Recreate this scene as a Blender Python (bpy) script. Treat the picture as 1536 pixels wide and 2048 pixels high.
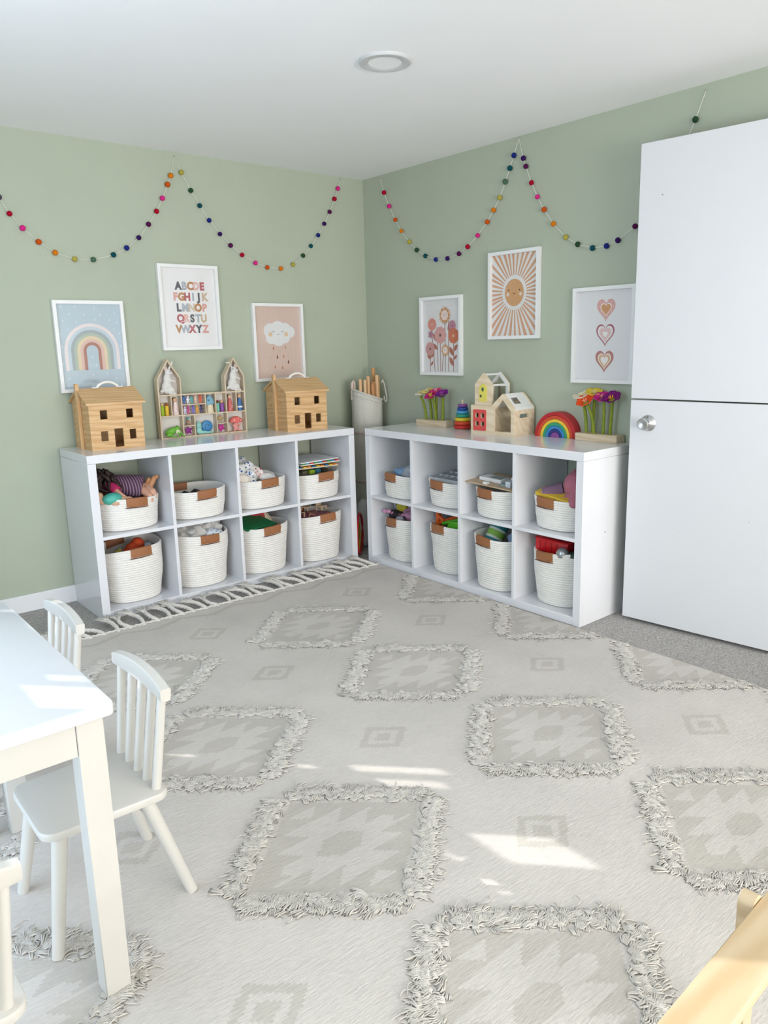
import bpy, bmesh, math, random
from mathutils import Vector, Matrix, Euler, noise
random.seed(7)
for o in list(bpy.data.objects): bpy.data.objects.remove(o, do_unlink=True)
scene = bpy.context.scene
COL = scene.collection
PI = math.pi

# ------------------------------------------------------------------ camera
cam_d = bpy.data.cameras.new('camera'); cam = bpy.data.objects.new('camera', cam_d); COL.objects.link(cam)
CR, CU, CF = Vector((0.760118, -0.649469, -0.020252)), Vector((0.147998, 0.142695, 0.978639)), Vector((0.632706, 0.746879, -0.204585))
cam.matrix_world = Matrix(((CR.x, CU.x, -CF.x, -3.01342), (CR.y, CU.y, -CF.y, -3.84866), (CR.z, CU.z, -CF.z, 1.23431), (0, 0, 0, 1)))
cam_d.sensor_fit = 'AUTO'; cam_d.sensor_width = 36.0
cam_d.lens = 1527.031 / 2048 * 36.0
cam_d.shift_x = -(801.263 - 768) / 2048; cam_d.shift_y = (1004.201 - 1024) / 2048
cam_d.clip_start = 0.02
scene.camera = cam

# ------------------------------------------------------------------ light
CEIL = 2.193
XW, YW = -3.42, -6.8           # the unseen walls
world = bpy.data.worlds.new('world'); scene.world = world; world.use_nodes = True
bg = world.node_tree.nodes['Background']; bg.inputs[0].default_value = (0.72, 0.84, 1.0, 1); bg.inputs[1].default_value = 1.0
SUN_AZ = math.radians(-47.2); SUN_EL = math.radians(30)
SUN_DIR = Vector((math.cos(SUN_AZ) * math.cos(SUN_EL), math.sin(SUN_AZ) * math.cos(SUN_EL), -math.sin(SUN_EL)))
sun_d = bpy.data.lights.new('sun', 'SUN'); sun_d.energy = 2.8; sun_d.angle = math.radians(0.35); sun_d.color = (1.0, 0.975, 0.945)
sun = bpy.data.objects.new('sun', sun_d); COL.objects.link(sun); sun.location = (-5, 0, 4)
sun.rotation_euler = SUN_DIR.to_track_quat('-Z', 'Y').to_euler()
def area(name, loc, direction, sx, sy, energy, color):
    d = bpy.data.lights.new(name, 'AREA'); d.shape = 'RECTANGLE'; d.size = sx; d.size_y = sy; d.energy = energy; d.color = color
    o = bpy.data.objects.new(name, d); COL.objects.link(o); o.location = loc
    o.rotation_euler = Vector(direction).to_track_quat('-Z', 'Z').to_euler(); return o
area('daylight_side_window', (XW + 0.06, -2.1, 1.40), (1, 0, 0.10), 2.6, 1.2, 35, (0.66, 0.81, 1.0))
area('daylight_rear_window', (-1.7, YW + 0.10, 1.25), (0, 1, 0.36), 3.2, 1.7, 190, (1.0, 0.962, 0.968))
scene.view_settings.view_transform = 'Standard'; scene.view_settings.look = 'None'
scene.view_settings.exposure = 0.3; scene.view_settings.gamma = 1.0; scene.view_settings.use_curve_mapping = False

# ------------------------------------------------------------------ helpers
def lin(h):
    h = h.lstrip('#'); c = [int(h[i:i+2], 16) / 255 for i in (0, 2, 4)]
    return tuple((v / 12.92 if v <= 0.04045 else ((v + 0.055) / 1.055) ** 2.4) for v in c) + (1.0,)
MATS = {}
def mat(hexc, rough=0.5, kind='plain', scale=60.0, amt=0.06, bump=0.0, metal=0.0, spec=0.5, coat=0.0, hex2=None, axis='X', name=None):
    key = (hexc, rough, kind, scale, amt, bump, metal, spec, coat, hex2, axis)
    if key in MATS: return MATS[key]
    m = bpy.data.materials.new(name or (kind + '_' + hexc.lstrip('#'))); m.use_nodes = True
    nt = m.node_tree; N = nt.nodes; L = nt.links; b = N['Principled BSDF']
    b.inputs['Roughness'].default_value = rough; b.inputs['Metallic'].default_value = metal
    b.inputs['Specular IOR Level'].default_value = spec; b.inputs['Coat Weight'].default_value = coat
    c1 = lin(hexc); c2 = lin(hex2) if hex2 else tuple(max(0, v * (1 - amt * 2)) for v in c1[:3]) + (1,)
    tc = N.new('ShaderNodeTexCoord'); mp = N.new('ShaderNodeMapping'); L.new(tc.outputs['Object'], mp.inputs['Vector'])
    def ramp(fac, p0=0.35, p1=0.65, a=c1, c=c2):
        r = N.new('ShaderNodeValToRGB'); r.color_ramp.elements[0].position = p0; r.color_ramp.elements[1].position = p1
        r.color_ramp.elements[0].color = a; r.color_ramp.elements[1].color = c; L.new(fac, r.inputs['Fac']); return r.outputs['Color']
    def noi(s, det=3.0, r=0.55):
        n = N.new('ShaderNodeTexNoise'); n.inputs['Scale'].default_value = s; n.inputs['Detail'].default_value = det; n.inputs['Roughness'].default_value = r
        L.new(mp.outputs['Vector'], n.inputs['Vector']); return n.outputs['Fac']
    def bmp(h, strength, dist=0.002):
        bp = N.new('ShaderNodeBump'); bp.inputs['Strength'].default_value = strength; bp.inputs['Distance'].default_value = dist
        L.new(h, bp.inputs['Height']); L.new(bp.outputs['Normal'], b.inputs['Normal'])
    if kind == 'wood':
        st = {'X': (0.12, 1, 1), 'Y': (1, 0.12, 1), 'Z': (1, 1, 0.12)}[axis]; mp.inputs['Scale'].default_value = st
        n1 = noi(scale, 4.0, 0.6)
        w = N.new('ShaderNodeTexWave'); w.wave_type = 'BANDS'; w.bands_direction = 'DIAGONAL'; w.inputs['Scale'].default_value = scale * 0.35
        w.inputs['Distortion'].default_value = 9.0; w.inputs['Detail'].default_value = 3.0; w.inputs['Detail Scale'].default_value = 1.2
        L.new(mp.outputs['Vector'], w.inputs['Vector'])
        mx = N.new('ShaderNodeMix'); mx.data_type = 'FLOAT'; mx.inputs['Factor'].default_value = 0.5
        L.new(n1, mx.inputs[2]); L.new(w.outputs['Fac'], mx.inputs[3])
        L.new(ramp(mx.outputs[0], 0.25, 0.85), b.inputs['Base Color'])
        bmp(mx.outputs[0], 0.08, 0.001)
    elif kind == 'stripe':
        w = N.new('ShaderNodeTexWave'); w.wave_type = 'BANDS'; w.bands_direction = axis; w.inputs['Scale'].default_value = scale
        w.inputs['Distortion'].default_value = 0.6; L.new(mp.outputs['Vector'], w.inputs['Vector'])
        L.new(ramp(w.outputs['Fac'], 0.55, 0.75), b.inputs['Base Color'])
    elif kind == 'spots':
        v = N.new('ShaderNodeTexVoronoi'); v.inputs['Scale'].default_value = scale; L.new(mp.outputs['Vector'], v.inputs['Vector'])
        L.new(ramp(v.outputs['Distance'], 0.30, 0.36, c2, c1), b.inputs['Base Color'])
    else:
        f = noi(scale); L.new(ramp(f), b.inputs['Base Color'])
        if bump: bmp(f, bump)
    MATS[key] = m; return m

class G:
    """collects the shapes of ONE mesh"""
    def __init__(s): s.v = []; s.f = []
    def add(s, vs, fs, M=None):
        o = len(s.v); s.v += [tuple(M @ Vector(v)) for v in vs] if M else [tuple(v) for v in vs]
        s.f += [tuple(i + o for i in f) for f in fs]; return s
    def box(s, x0, x1, y0, y1, z0, z1, bev=0.0, M=None, seg=1):
        if bev <= 0:
            vs = [(x, y, z) for z in (z0, z1) for y in (y0, y1) for x in (x0, x1)]
            return s.add(vs, [(0, 2, 3, 1), (4, 5, 7, 6), (0, 1, 5, 4), (2, 6, 7, 3), (0, 4, 6, 2), (1, 3, 7, 5)], M)
        bm = bmesh.new(); bmesh.ops.create_cube(bm, size=1.0)
        for v in bm.verts: v.co = ((x0 + x1) / 2 + v.co.x * (x1 - x0), (y0 + y1) / 2 + v.co.y * (y1 - y0), (z0 + z1) / 2 + v.co.z * (z1 - z0))
        bmesh.ops.bevel(bm, geom=bm.edges[:], offset=bev, segments=seg, affect='EDGES', profile=0.5)
        return s.bm(bm, M)
    def bm(s, bm, M=None):
        bm.verts.index_update(); s.add([v.co for v in bm.verts], [[v.index for v in f.verts] for f in bm.faces], M); bm.free(); return s
    def lathe(s, prof, n=24, M=None, sx=1.0, sy=1.0):
        vs = []; fs = []
        for r, z in prof:
            for k in range(n): a = 2 * PI * k / n; vs.append((r * math.cos(a) * sx, r * math.sin(a) * sy, z))
        for i in range(len(prof) - 1):
            for k in range(n): fs.append((i * n + k, i * n + (k + 1) % n, (i + 1) * n + (k + 1) % n, (i + 1) * n + k))
        if prof[0][0] > 1e-6: fs.append(tuple(range(n))[::-1])
        if prof[-1][0] > 1e-6: fs.append(tuple(range((len(prof) - 1) * n, len(prof) * n)))
        return s.add(vs, fs, M)
    def cyl(s, p0, p1, r0, r1=None, n=12): return s.tube([p0, p1], [r0, r0 if r1 is None else r1], n)
    def tube(s, pts, rad, n=8, closed=False, flat=1.0):
        pts = [Vector(p) for p in pts]; m = len(pts)
        if not isinstance(rad, (list, tuple)): rad = [rad] * m
        up = None; vs = []; fs = []
        for i, p in enumerate(pts):
            t = (pts[(i + 1) % m] - pts[i - 1]) if closed else (pts[min(i + 1, m - 1)] - pts[max(i - 1, 0)])
            if t.length < 1e-9: t = Vector((0, 0, 1))
            t.normalize()
            if up is None: up = t.orthogonal().normalized()
            up = (up - t * up.dot(t)); up = up.normalized() if up.length > 1e-6 else t.orthogonal().normalized()
            w = t.cross(up)
            for k in range(n): a = 2 * PI * k / n; vs.append(p + (up * math.cos(a) + w * math.sin(a) * flat) * rad[i])
        for i in range(m if closed else m - 1):
            j = (i + 1) % m
            for k in range(n): fs.append((i * n + k, i * n + (k + 1) % n, j * n + (k + 1) % n, j * n + k))
        if not closed: fs += [tuple(range(n))[::-1], tuple(range((m - 1) * n, m * n))]
        return s.add(vs, fs)
    def prism(s, poly, d0, d1, plane='XZ', M=None):
        """extrude a 2-D polygon: XZ along y, XY along z"""
        n = len(poly)
        mk = (lambda p, d: (p[0], d, p[1])) if plane == 'XZ' else ((lambda p, d: (p[0], p[1], d)) if plane == 'XY' else (lambda p, d: (d, p[0], p[1])))
        vs = [mk(p, d0) for p in poly] + [mk(p, d1) for p in poly]
        fs = [tuple(range(n)), tuple(range(2 * n - 1, n - 1, -1))] + [(i, i + n, (i + 1) % n + n, (i + 1) % n) for i in range(n)]
        return s.add(vs, fs, M)
    def panel(s, outer, holes, d0, d1, plane='XZ', M=None):
        """flat board with holes (rectangles given as polygons)"""
        bm = bmesh.new(); edges = []
        mk = (lambda p, d: (p[0], d, p[1])) if plane == 'XZ' else ((lambda p, d: (p[0], p[1], d)) if plane == 'XY' else (lambda p, d: (d, p[0], p[1])))
        for loop in [outer] + holes:
            vs = [bm.verts.new(mk(p, d0)) for p in loop]
            for i in range(len(vs)): edges.append(bm.edges.new((vs[i], vs[(i + 1) % len(vs)])))
        r = bmesh.ops.triangle_fill(bm, use_beauty=True, use_dissolve=False, edges=edges)
        fc = [f for f in r['geom'] if isinstance(f, bmesh.types.BMFace)]
        e = bmesh.ops.extrude_face_region(bm, geom=fc)
        dv = Vector(mk((0, 0), d1)) - Vector(mk((0, 0), d0))
        bmesh.ops.translate(bm, vec=dv, verts=[v for v in e['geom'] if isinstance(v, bmesh.types.BMVert)])
        bmesh.ops.recalc_face_normals(bm, faces=bm.faces[:])
        return s.bm(bm, M)
    def ell(s, c, r, n=14, M=None, rot=None, jit=0.0, seed=0, fq=30.0):
        if not isinstance(r, (tuple, list)): r = (r, r, r)
        R = Euler(rot).to_matrix() if rot else None; vs = []; fs = []; h = max(4, n // 2)
        for i in range(h + 1):
            th = PI * i / h
            for k in range(n):
                ph = 2 * PI * k / n; v = Vector((math.sin(th) * math.cos(ph) * r[0], math.sin(th) * math.sin(ph) * r[1], math.cos(th) * r[2]))
                if jit:
                    q = 1 + jit * noise.noise((v * fq) + Vector((seed * 7.3, seed * 1.7, 0))); v = v * q
                if R: v = R @ v
                vs.append(v + Vector(c))
        for i in range(h):
            for k in range(n): fs.append((i * n + k, (i + 1) * n + k, (i + 1) * n + (k + 1) % n, i * n + (k + 1) % n))
        return s.add(vs, fs, M)

def obj(name, g, m, parent=None, loc=None, rot=None, smooth=38):
    me = bpy.data.meshes.new(name)
    if isinstance(g, G):
        me.from_pydata(g.v, [], g.f); bm = bmesh.new(); bm.from_mesh(me)
        bmesh.ops.remove_doubles(bm, verts=bm.verts, dist=1e-6); bmesh.ops.recalc_face_normals(bm, faces=bm.faces); bm.to_mesh(me); bm.free()
    else: me = g
    if m and not len(me.materials): me.materials.append(m)
    o = bpy.data.objects.new(name, me); COL.objects.link(o)
    if parent: o.parent = parent
    if loc: o.location = loc
    if rot: o.rotation_euler = rot
    if smooth and isinstance(g, G):
        me.polygons.foreach_set('use_smooth', [True] * len(me.polygons)); me.set_sharp_from_angle(angle=math.radians(smooth))
    return o
def raw(name, g, m, parent=None, smooth=True):
    """big strand meshes: no clean-up pass"""
    me = bpy.data.meshes.new(name); me.from_pydata(g.v, [], g.f); me.materials.append(m)
    if smooth: me.polygons.foreach_set('use_smooth', [True] * len(me.polygons))
    return me
def link(name, me, parent, loc=(0, 0, 0), rot=(0, 0, 0), kind=None):
    o = bpy.data.objects.new(name, me); COL.objects.link(o); o.parent = parent; o.location = loc; o.rotation_euler = rot
    if kind: o['kind'] = kind
    return o
def tag(o, label, cat, group=None):
    o['label'] = label; o['category'] = cat
    if group: o['group'] = group
    return o
def thing(name, label, cat, loc=(0, 0, 0), rotz=0.0, group=None, M=None):
    o = bpy.data.objects.new(name, None); COL.objects.link(o); o.empty_display_size = 0.05
    if M is not None: o.matrix_world = M
    else: o.location = loc; o.rotation_euler = (0, 0, rotz)
    return tag(o, label, cat, group)
def struct(o): o['kind'] = 'structure'; return o
def blob(name, prims, m, parent=None, vox=0.004, smooth=6):
    """overlapping shapes fused into one continuous skin"""
    g = G()
    for p in prims:
        if p[0] == 'e': g.ell(p[1], p[2], 16, rot=p[3] if len(p) > 3 else None)
        else:
            a, b2 = Vector(p[1]), Vector(p[2]); g.tube([a, b2], [p[3], p[4]], 12); g.ell(a, p[3], 12); g.ell(b2, p[4], 12)
    me = bpy.data.meshes.new(name); me.from_pydata(g.v, [], g.f); me.materials.append(m)
    o = bpy.data.objects.new(name, me); COL.objects.link(o)
    if parent: o.parent = parent
    md = o.modifiers.new('fuse', 'REMESH'); md.mode = 'VOXEL'; md.voxel_size = vox; md.use_smooth_shade = True
    sm = o.modifiers.new('smooth', 'SMOOTH'); sm.iterations = smooth; sm.factor = 0.5
    return o
def TR(x, y, z, rz=0.0, rx=0.0, ry=0.0): return Matrix.Translation((x, y, z)) @ Euler((rx, ry, rz)).to_matrix().to_4x4()

# ------------------------------------------------------------------ materials
M_WALL = mat('#B2BAA7', 0.75, scale=3.0, amt=0.015, name='sage_wall_paint')
M_CEIL = mat('#FAFAFA', 0.85, scale=3.0, amt=0.01, name='ceiling_paint')
M_TRIM = mat('#ECEDEF', 0.35, scale=5.0, amt=0.01, name='trim_paint')
M_MELA = mat('#E6E7EB', 0.16, scale=5.0, amt=0.008, name='white_melamine')
M_DOOR = mat('#D9DADD', 0.4, scale=4.0, amt=0.01, name='door_paint')
M_FRAME = mat('#EFEFEE', 0.4, scale=20.0, amt=0.01)
M_CHAIR = mat('#D3D0CA', 0.38, scale=8.0, amt=0.012, name='white_lacquer')
M_PINE = mat('#DDB787', 0.5, 'wood', 60, hex2='#CB9F6B', axis='X')
M_PINEZ = mat('#DDB787', 0.5, 'wood', 60, hex2='#CB9F6B', axis='Z')
M_PINEY = mat('#DDB787', 0.5, 'wood', 60, hex2='#CB9F6B', axis='Y')
M_PLY = mat('#E6D6BC', 0.5, 'wood', 40, hex2='#DBC5A4', axis='X')
M_SHELFWOOD = mat('#D8C7AE', 0.55, 'wood', 60, hex2='#C9B496', axis='Z')
M_LEATHER = mat('#A56C45', 0.55, scale=150, amt=0.08, bump=0.15, name='tan_leather')
M_BRASS = mat('#B58A4A', 0.35, metal=0.9, scale=10)
M_DARK = mat('#1D1714', 0.8, scale=20)
M_SLOT = mat('#5A2E1C', 0.8, scale=20)

# ================================================================== the room
def carpet_mat():
    m = bpy.data.materials.new('grey_carpet'); m.use_nodes = True; nt = m.node_tree; N = nt.nodes; L = nt.links; b = N['Principled BSDF']
    b.inputs['Roughness'].default_value = 0.95; b.inputs['Specular IOR Level'].default_value = 0.1
    tc = N.new('ShaderNodeTexCoord'); n = N.new('ShaderNodeTexNoise'); n.inputs['Scale'].default_value = 140; n.inputs['Detail'].default_value = 5; n.inputs['Roughness'].default_value = 0.7
    n.inputs['Distortion'].default_value = 1.5
    L.new(tc.outputs['Object'], n.inputs['Vector']); r = N.new('ShaderNodeValToRGB'); L.new(n.outputs['Fac'], r.inputs['Fac'])
    e = r.color_ramp.elements; e[0].position = 0.36; e[0].color = lin('#85827F'); e[1].position = 0.62; e[1].color = lin('#DDD9D5')
    L.new(r.outputs['Color'], b.inputs['Base Color']); bp = N.new('ShaderNodeBump'); bp.inputs['Strength'].default_value = 0.9; bp.inputs['Distance'].default_value = 0.006
    L.new(n.outputs['Fac'], bp.inputs['Height']); L.new(bp.outputs['Normal'], b.inputs['Normal']); return m
struct(obj('floor', G().box(XW, 0, YW, 0, -0.05, 0), carpet_mat(), smooth=0))
LX, LY = -1.149, -1.612                                                   # the ceiling lamp hole
hole = [(LX + 0.06 * math.cos(a * PI / 16), LY + 0.06 * math.sin(a * PI / 16)) for a in range(32)]
struct(obj('ceiling', G().panel([(XW, YW), (0, YW), (0, 0), (XW, 0)], [hole], CEIL, CEIL + 0.05, 'XY'), M_CEIL, smooth=0))
struct(obj('wall_left', G().box(XW, 0.08, 0, 0.08, 0, CEIL), M_WALL, smooth=0))
DY0, DY1 = -2.87, -3.70                                                    # doorway in the right wall
struct(obj('wall_right', G().panel([(0, 0), (0, CEIL), (YW, CEIL), (YW, 0), (DY1, 0), (DY1, 2.02), (DY0, 2.02), (DY0, 0)], [], 0, 0.08, 'YZ'), M_WALL, smooth=0))
struct(obj('wall_hallway', G().box(0.9, 0.95, YW, -2.4, 0, CEIL).box(0.08, 0.9, -2.5, -2.45, 0, CEIL).box(0.08, 0.9, YW, YW + 0.05, 0, CEIL).box(0.08, 0.9, YW, -2.45, CEIL, CEIL + 0.03).box(0.0, 0.95, YW, -2.4, -0.05, 0.0), M_WALL, smooth=0))
WY0, WY1, WZ0, WZ1 = -0.06, -2.30, 0.75, 2.02                               # side window
struct(obj('wall_window', G().panel([(0, 0), (0, CEIL), (YW, CEIL), (YW, 0)], [[(WY0, WZ0), (WY0, WZ1), (WY1, WZ1), (WY1, WZ0)]], XW - 0.06, XW, 'YZ'), M_WALL, smooth=0))
struct(obj('wall_behind', G().box(XW - 0.06, 0.08, YW - 0.08, YW, 0, CEIL), M_WALL, smooth=0))
struct(obj('baseboard_left', G().box(XW, 0, -0.014, 0, 0, 0.085, 0.003), M_TRIM))
struct(obj('baseboard_right', G().box(-0.014, 0, DY0 + 0.06, -0.014, 0, 0.085, 0.003), M_TRIM))
struct(obj('trim_1', G().box(-0.016, 0, DY0, DY0 + 0.06, 0, 2.08, 0.003).box(-0.016, 0, DY1 - 0.06, DY1, 0, 2.08, 0.003).box(-0.016, 0, DY1, DY0, 2.02, 2.08, 0.003), M_TRIM))

# side window, with an unseen slotted panel added to shape the sun streaks
win = bpy.data.objects.new('window_1', None); COL.objects.link(win); struct(win)
obj('window_frame', G().box(XW - 0.02, XW + 0.02, WY1 - 0.05, WY1, WZ0 - 0.05, WZ1 + 0.05).box(XW - 0.02, XW + 0.02, WY0, WY0 + 0.05, WZ0 - 0.05, WZ1 + 0.05)
    .box(XW - 0.02, XW + 0.02, WY1, WY0, WZ1, WZ1 + 0.05).box(XW - 0.02, XW + 0.05, WY1 - 0.05, WY0 + 0.05, WZ0 - 0.04, WZ0), M_TRIM, win)
XS = XW - 0.03
def slot(x, y, z, length, width):
    """slot of the added sun mask whose sun patch starts at (x, y, z), given length along the sun and width across it"""
    ca, sa = math.cos(SUN_AZ), math.sin(SUN_AZ); t = (x - XS) / ca; te = math.tan(SUN_EL)
    zc0 = z + t * te; zc1 = zc0 + length * te; yc = y - t * sa; w = width / ca / 2
    return (yc - w, yc + w, zc0, zc1)
slots = [slot(-1.815, -2.18, 0.008, 0.285, 0.036), slot(-1.82, -2.275, 0.008, 0.225, 0.038), slot(-1.93, -2.06, 0.008, 0.065, 0.024), slot(-1.935, -2.172, 0.008, 0.07, 0.026),
         slot(-1.907, -2.62, 0.008, 0.06, 0.022), slot(-1.878, -2.67, 0.008, 0.06, 0.022), slot(-2.192, -1.735, 0.008, 0.10, 0.02), slot(-1.784, -2.70, 0.008, 0.22, 0.11),
         slot(-1.94, -3.11, 0.008, 0.09, 0.03), slot(-1.99, -3.17, 0.008, 0.18, 0.09), slot(-2.24, -3.26, 0.30, 0.55, 0.17), slot(-2.62, -2.47, 0.61, 0.05, 0.03), slot(-2.60, -2.53, 0.61, 0.05, 0.03),
         slot(-2.84, -2.52, 0.61, 0.10, 0.06), slot(-2.432, -2.20, 0.47, 0.06, 0.05), slot(-2.432, -1.68, 0.47, 0.06, 0.018), slot(-2.432, -1.75, 0.47, 0.06, 0.012), slot(-2.85, -2.74, 0.54, 0.05, 0.05)]
ys = sorted({WY0, WY1} | {min(max(v, WY1), WY0) for s in slots for v in s[:2]}); zs = sorted({WZ0, WZ1} | {min(max(v, WZ0), WZ1) for s in slots for v in s[2:]})
g = G()
for i in range(len(ys) - 1):
    j = 0
    while j < len(zs) - 1:
        blocked = lambda jj: not any(s[0] <= (ys[i] + ys[i+1]) / 2 <= s[1] and s[2] <= (zs[jj] + zs[jj+1]) / 2 <= s[3] for s in slots)
        if not blocked(j): j += 1; continue
        k = j
        while k < len(zs) - 1 and blocked(k): k += 1
        g.box(XS - 0.004, XS + 0.004, ys[i], ys[i+1], zs[j], zs[k]); j = k
obj('sun_mask_panel', g, M_TRIM, win, smooth=0)

# dutch door standing open against the right wall
door = bpy.data.objects.new('door_1', None); COL.objects.link(door); struct(door)
door.location = (-0.165, -2.007, 0); door.rotation_euler = (0, 0, math.atan2(0.066, -0.617) + 0)   # local x runs from the free edge to the hinges
def door_paint():
    m = M_DOOR.copy(); m.name = 'scuffed_door_paint'; nt = m.node_tree; N = nt.nodes; L = nt.links; b = N['Principled BSDF']
    tc = N.new('ShaderNodeTexCoord'); v = N.new('ShaderNodeTexVoronoi'); v.inputs['Scale'].default_value = 9; L.new(tc.outputs['Object'], v.inputs['Vector'])
    r = N.new('ShaderNodeValToRGB'); r.color_ramp.elements[0].position = 0.022; r.color_ramp.elements[1].position = 0.03
    r.color_ramp.elements[0].color = lin('#8A8884'); r.color_ramp.elements[1].color = lin('#D9DADD'); L.new(v.outputs['Distance'], r.inputs['Fac']); L.new(r.outputs['Color'], b.inputs['Base Color']); return m
MDP = door_paint()
DW = 0.83
door.rotation_euler = (0, 0, -PI/2 + math.atan2(0.066, 0.617)); 
lo = obj('lower_leaf', G().box(0, DW, 0.0, 0.038, 0.015, 0.978, 0.0015), MDP, door)
up = obj('upper_leaf', G().box(0, DW, 0.0, 0.038, 0.984, 1.985, 0.0015), MDP, door)
for z in (0.2, 0.8): obj('hinge', G().cyl((DW + 0.006, 0.0, z - 0.045), (DW + 0.006, 0.0, z + 0.045), 0.007), mat('#B9BABC', 0.3, metal=1.0), lo)
for z in (1.15, 1.8): obj('hinge', G().cyl((DW + 0.006, 0.0, z - 0.045), (DW + 0.006, 0.0, z + 0.045), 0.007), mat('#B9BABC', 0.3, metal=1.0), up)
M_NICK = mat('#C6C7C9', 0.3, metal=1.0, scale=10, amt=0.01, name='satin_nickel')
kx, kz = 0.082, 0.883
kn = obj('door_knob', G().lathe([(0.0, 0), (0.034, 0.0), (0.034, 0.002), (0.030, 0.006), (0.017, 0.013), (0.0135, 0.016), (0.012, 0.024), (0.0135, 0.032), (0.021, 0.040), (0.0245, 0.047), (0.0245, 0.053), (0.021, 0.055), (0.012, 0.051), (0, 0.0495)], 32, Matrix.Translation((kx, 0, kz)) @ Euler((PI/2, 0, 0)).to_matrix().to_4x4()), M_NICK, lo)
obj('knob_screw', G().cyl((kx, -0.007, kz + 0.024), (kx, -0.0095, kz + 0.024), 0.003, n=8), M_DARK, lo)

# recessed ceiling lamp
lamp = thing('recessed_ceiling_lamp', 'round white recessed downlight set into the ceiling, switched off', 'ceiling lamp', (LX, LY, CEIL))
obj('trim_ring', G().lathe([(0.062, 0.0), (0.093, 0.0), (0.093, -0.004), (0.089, -0.009), (0.068, -0.010), (0.058, -0.006), (0.058, 0.0)], 48), mat('#CFCFCF', 0.35, scale=5, amt=0.01), lamp)  # ring and lens greyed, baffle whitened: shading painted into their colours
obj('baffle', G().lathe([(0.059, -0.006), (0.0575, 0.0), (0.045, 0.038), (0.044, 0.045)], 48), mat('#FFFFFF', 0.3, scale=5, amt=0.01), lamp)
obj('lens', G().lathe([(0, 0.043), (0.030, 0.0425), (0.0455, 0.0445), (0.0455, 0.048), (0, 0.05)], 40), mat('#CFCFCF', 0.4, scale=5, amt=0.01), lamp)

# ================================================================== shelf units
CL, CD, CH, TO, TI = 1.47, 0.39, 0.77, 0.038, 0.016
CELL = (CL - 2 * TO - 3 * TI) / 4; ROWH = (CH - 2 * TO - TI) / 2
ZU, ZL = TO + ROWH + TI, TO
# local frame of a unit: x to the viewer's right, y into the unit, z up; origin = front bottom left corner
ROTL, ROTR = -0.0104, -PI / 2 + 0.0087
ORGL = Vector((-0.435 - CL * math.cos(ROTL), -0.412 - CL * math.sin(ROTL), 0)); ORGR = Vector((-0.4072, -0.4746, 0))
ML = Matrix.Translation(ORGL) @ Matrix.Rotation(ROTL, 4, 'Z'); MR = Matrix.Translation(ORGR) @ Matrix.Rotation(ROTR, 4, 'Z')
def cabinet(label, M):
    t = thing('cube_shelf_unit', label, 'shelf unit', M=M, group='white cube shelf units')
    b = 0.0012
    obj('top_panel', G().box(0, CL, 0, CD, CH - TO, CH, b), M_MELA, t)
    obj('bottom_panel', G().box(TO, CL - TO, 0, CD, 0.001, TO, b), M_MELA, t)
    for x in (0, CL - TO): obj('side_panel', G().box(x, x + TO, 0, CD, 0, CH - TO - 0.0006, b), M_MELA, t)
    for i in range(3):
        x = TO + CELL * (i + 1) + TI * i; obj('divider', G().box(x, x + TI, 0.001, CD, TO, CH - TO, 0.0006), M_MELA, t)
    for i in range(4):
        x = TO + (CELL + TI) * i; obj('shelf', G().box(x, x + CELL, 0.001, CD, ZU - TI, ZU, 0.0006), M_MELA, t)
    return t
cabinet('white eight-cube shelf unit along the left wall under two wooden dollhouses', ML)
cabR = cabinet('white eight-cube shelf unit along the right wall beside the open door', MR)
obj('peg_hole', G().cyl((CL + 0.0002, 0.17, 0.40), (CL - 0.003, 0.17, 0.40), 0.004, n=10), mat('#8C8D90', 0.5), cabR)
def cellM(side, col, row, x=0.0, y=0.0, z=0.0):
    """matrix at the floor centre of a cell"""
    return (ML if side == 'L' else MR) @ Matrix.Translation((TO + (CELL + TI) * col + CELL / 2 + x, CD / 2 + y, (ZU if row == 'u' else ZL) + z))

# ================================================================== rug
RX0, RX1, RY0, RY1, RT = -2.855, -0.414, -3.62, -0.585, 0.008
BIGX = [-0.408, -1.226, -2.042, -2.858]; BIGY = [-1.155, -1.797, -2.443, -3.075]
SMX = [-0.812, -1.63, -2.44]; SMY = [-0.895, -1.445, -2.105, -2.748, -3.38]
HBX, HBY = 0.262, 0.236
def rug_colour(x, y):
    for cy in BIGY:
        dy = abs(y - cy)
        if dy > 0.3: continue
        for cx in BIGX:
            dx = abs(x - cx); u = dx / HBX; v = dy / HBY; d = u + v
            if d < 1.0:
                a = (x - cx) / HBX - (y - cy) / HBY; b = (x - cx) / HBX + (y - cy) / HBY     # along the two pairs of sides
                saw = lambda t_: (t_ / 0.42 + 0.62) % 1.0 * 0.42
                if b < -0.90 + saw(a) or b > 0.90 - saw(-a) or a < -0.90 + saw(b) or a > 0.90 - saw(-b): return 1
                return 1 if abs(a) < 0.27 and abs(b) < 0.27 and abs(a - b) < 0.30 else 0
    for cy in SMY:
        for cx in SMX:
            d = abs(x - cx) / 0.098 + abs(y - cy) / 0.083
            if d < 1.0: return 1 if (d > 0.66 or d < 0.36) else 0
    if y > -0.73:
        ph = ((x + 0.41) / 0.272) % 1.0; zz = -0.632 - 0.055 * (abs(ph - 0.5) * 2)
        if abs(y - zz) < 0.013: return 1
    return 0
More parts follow.
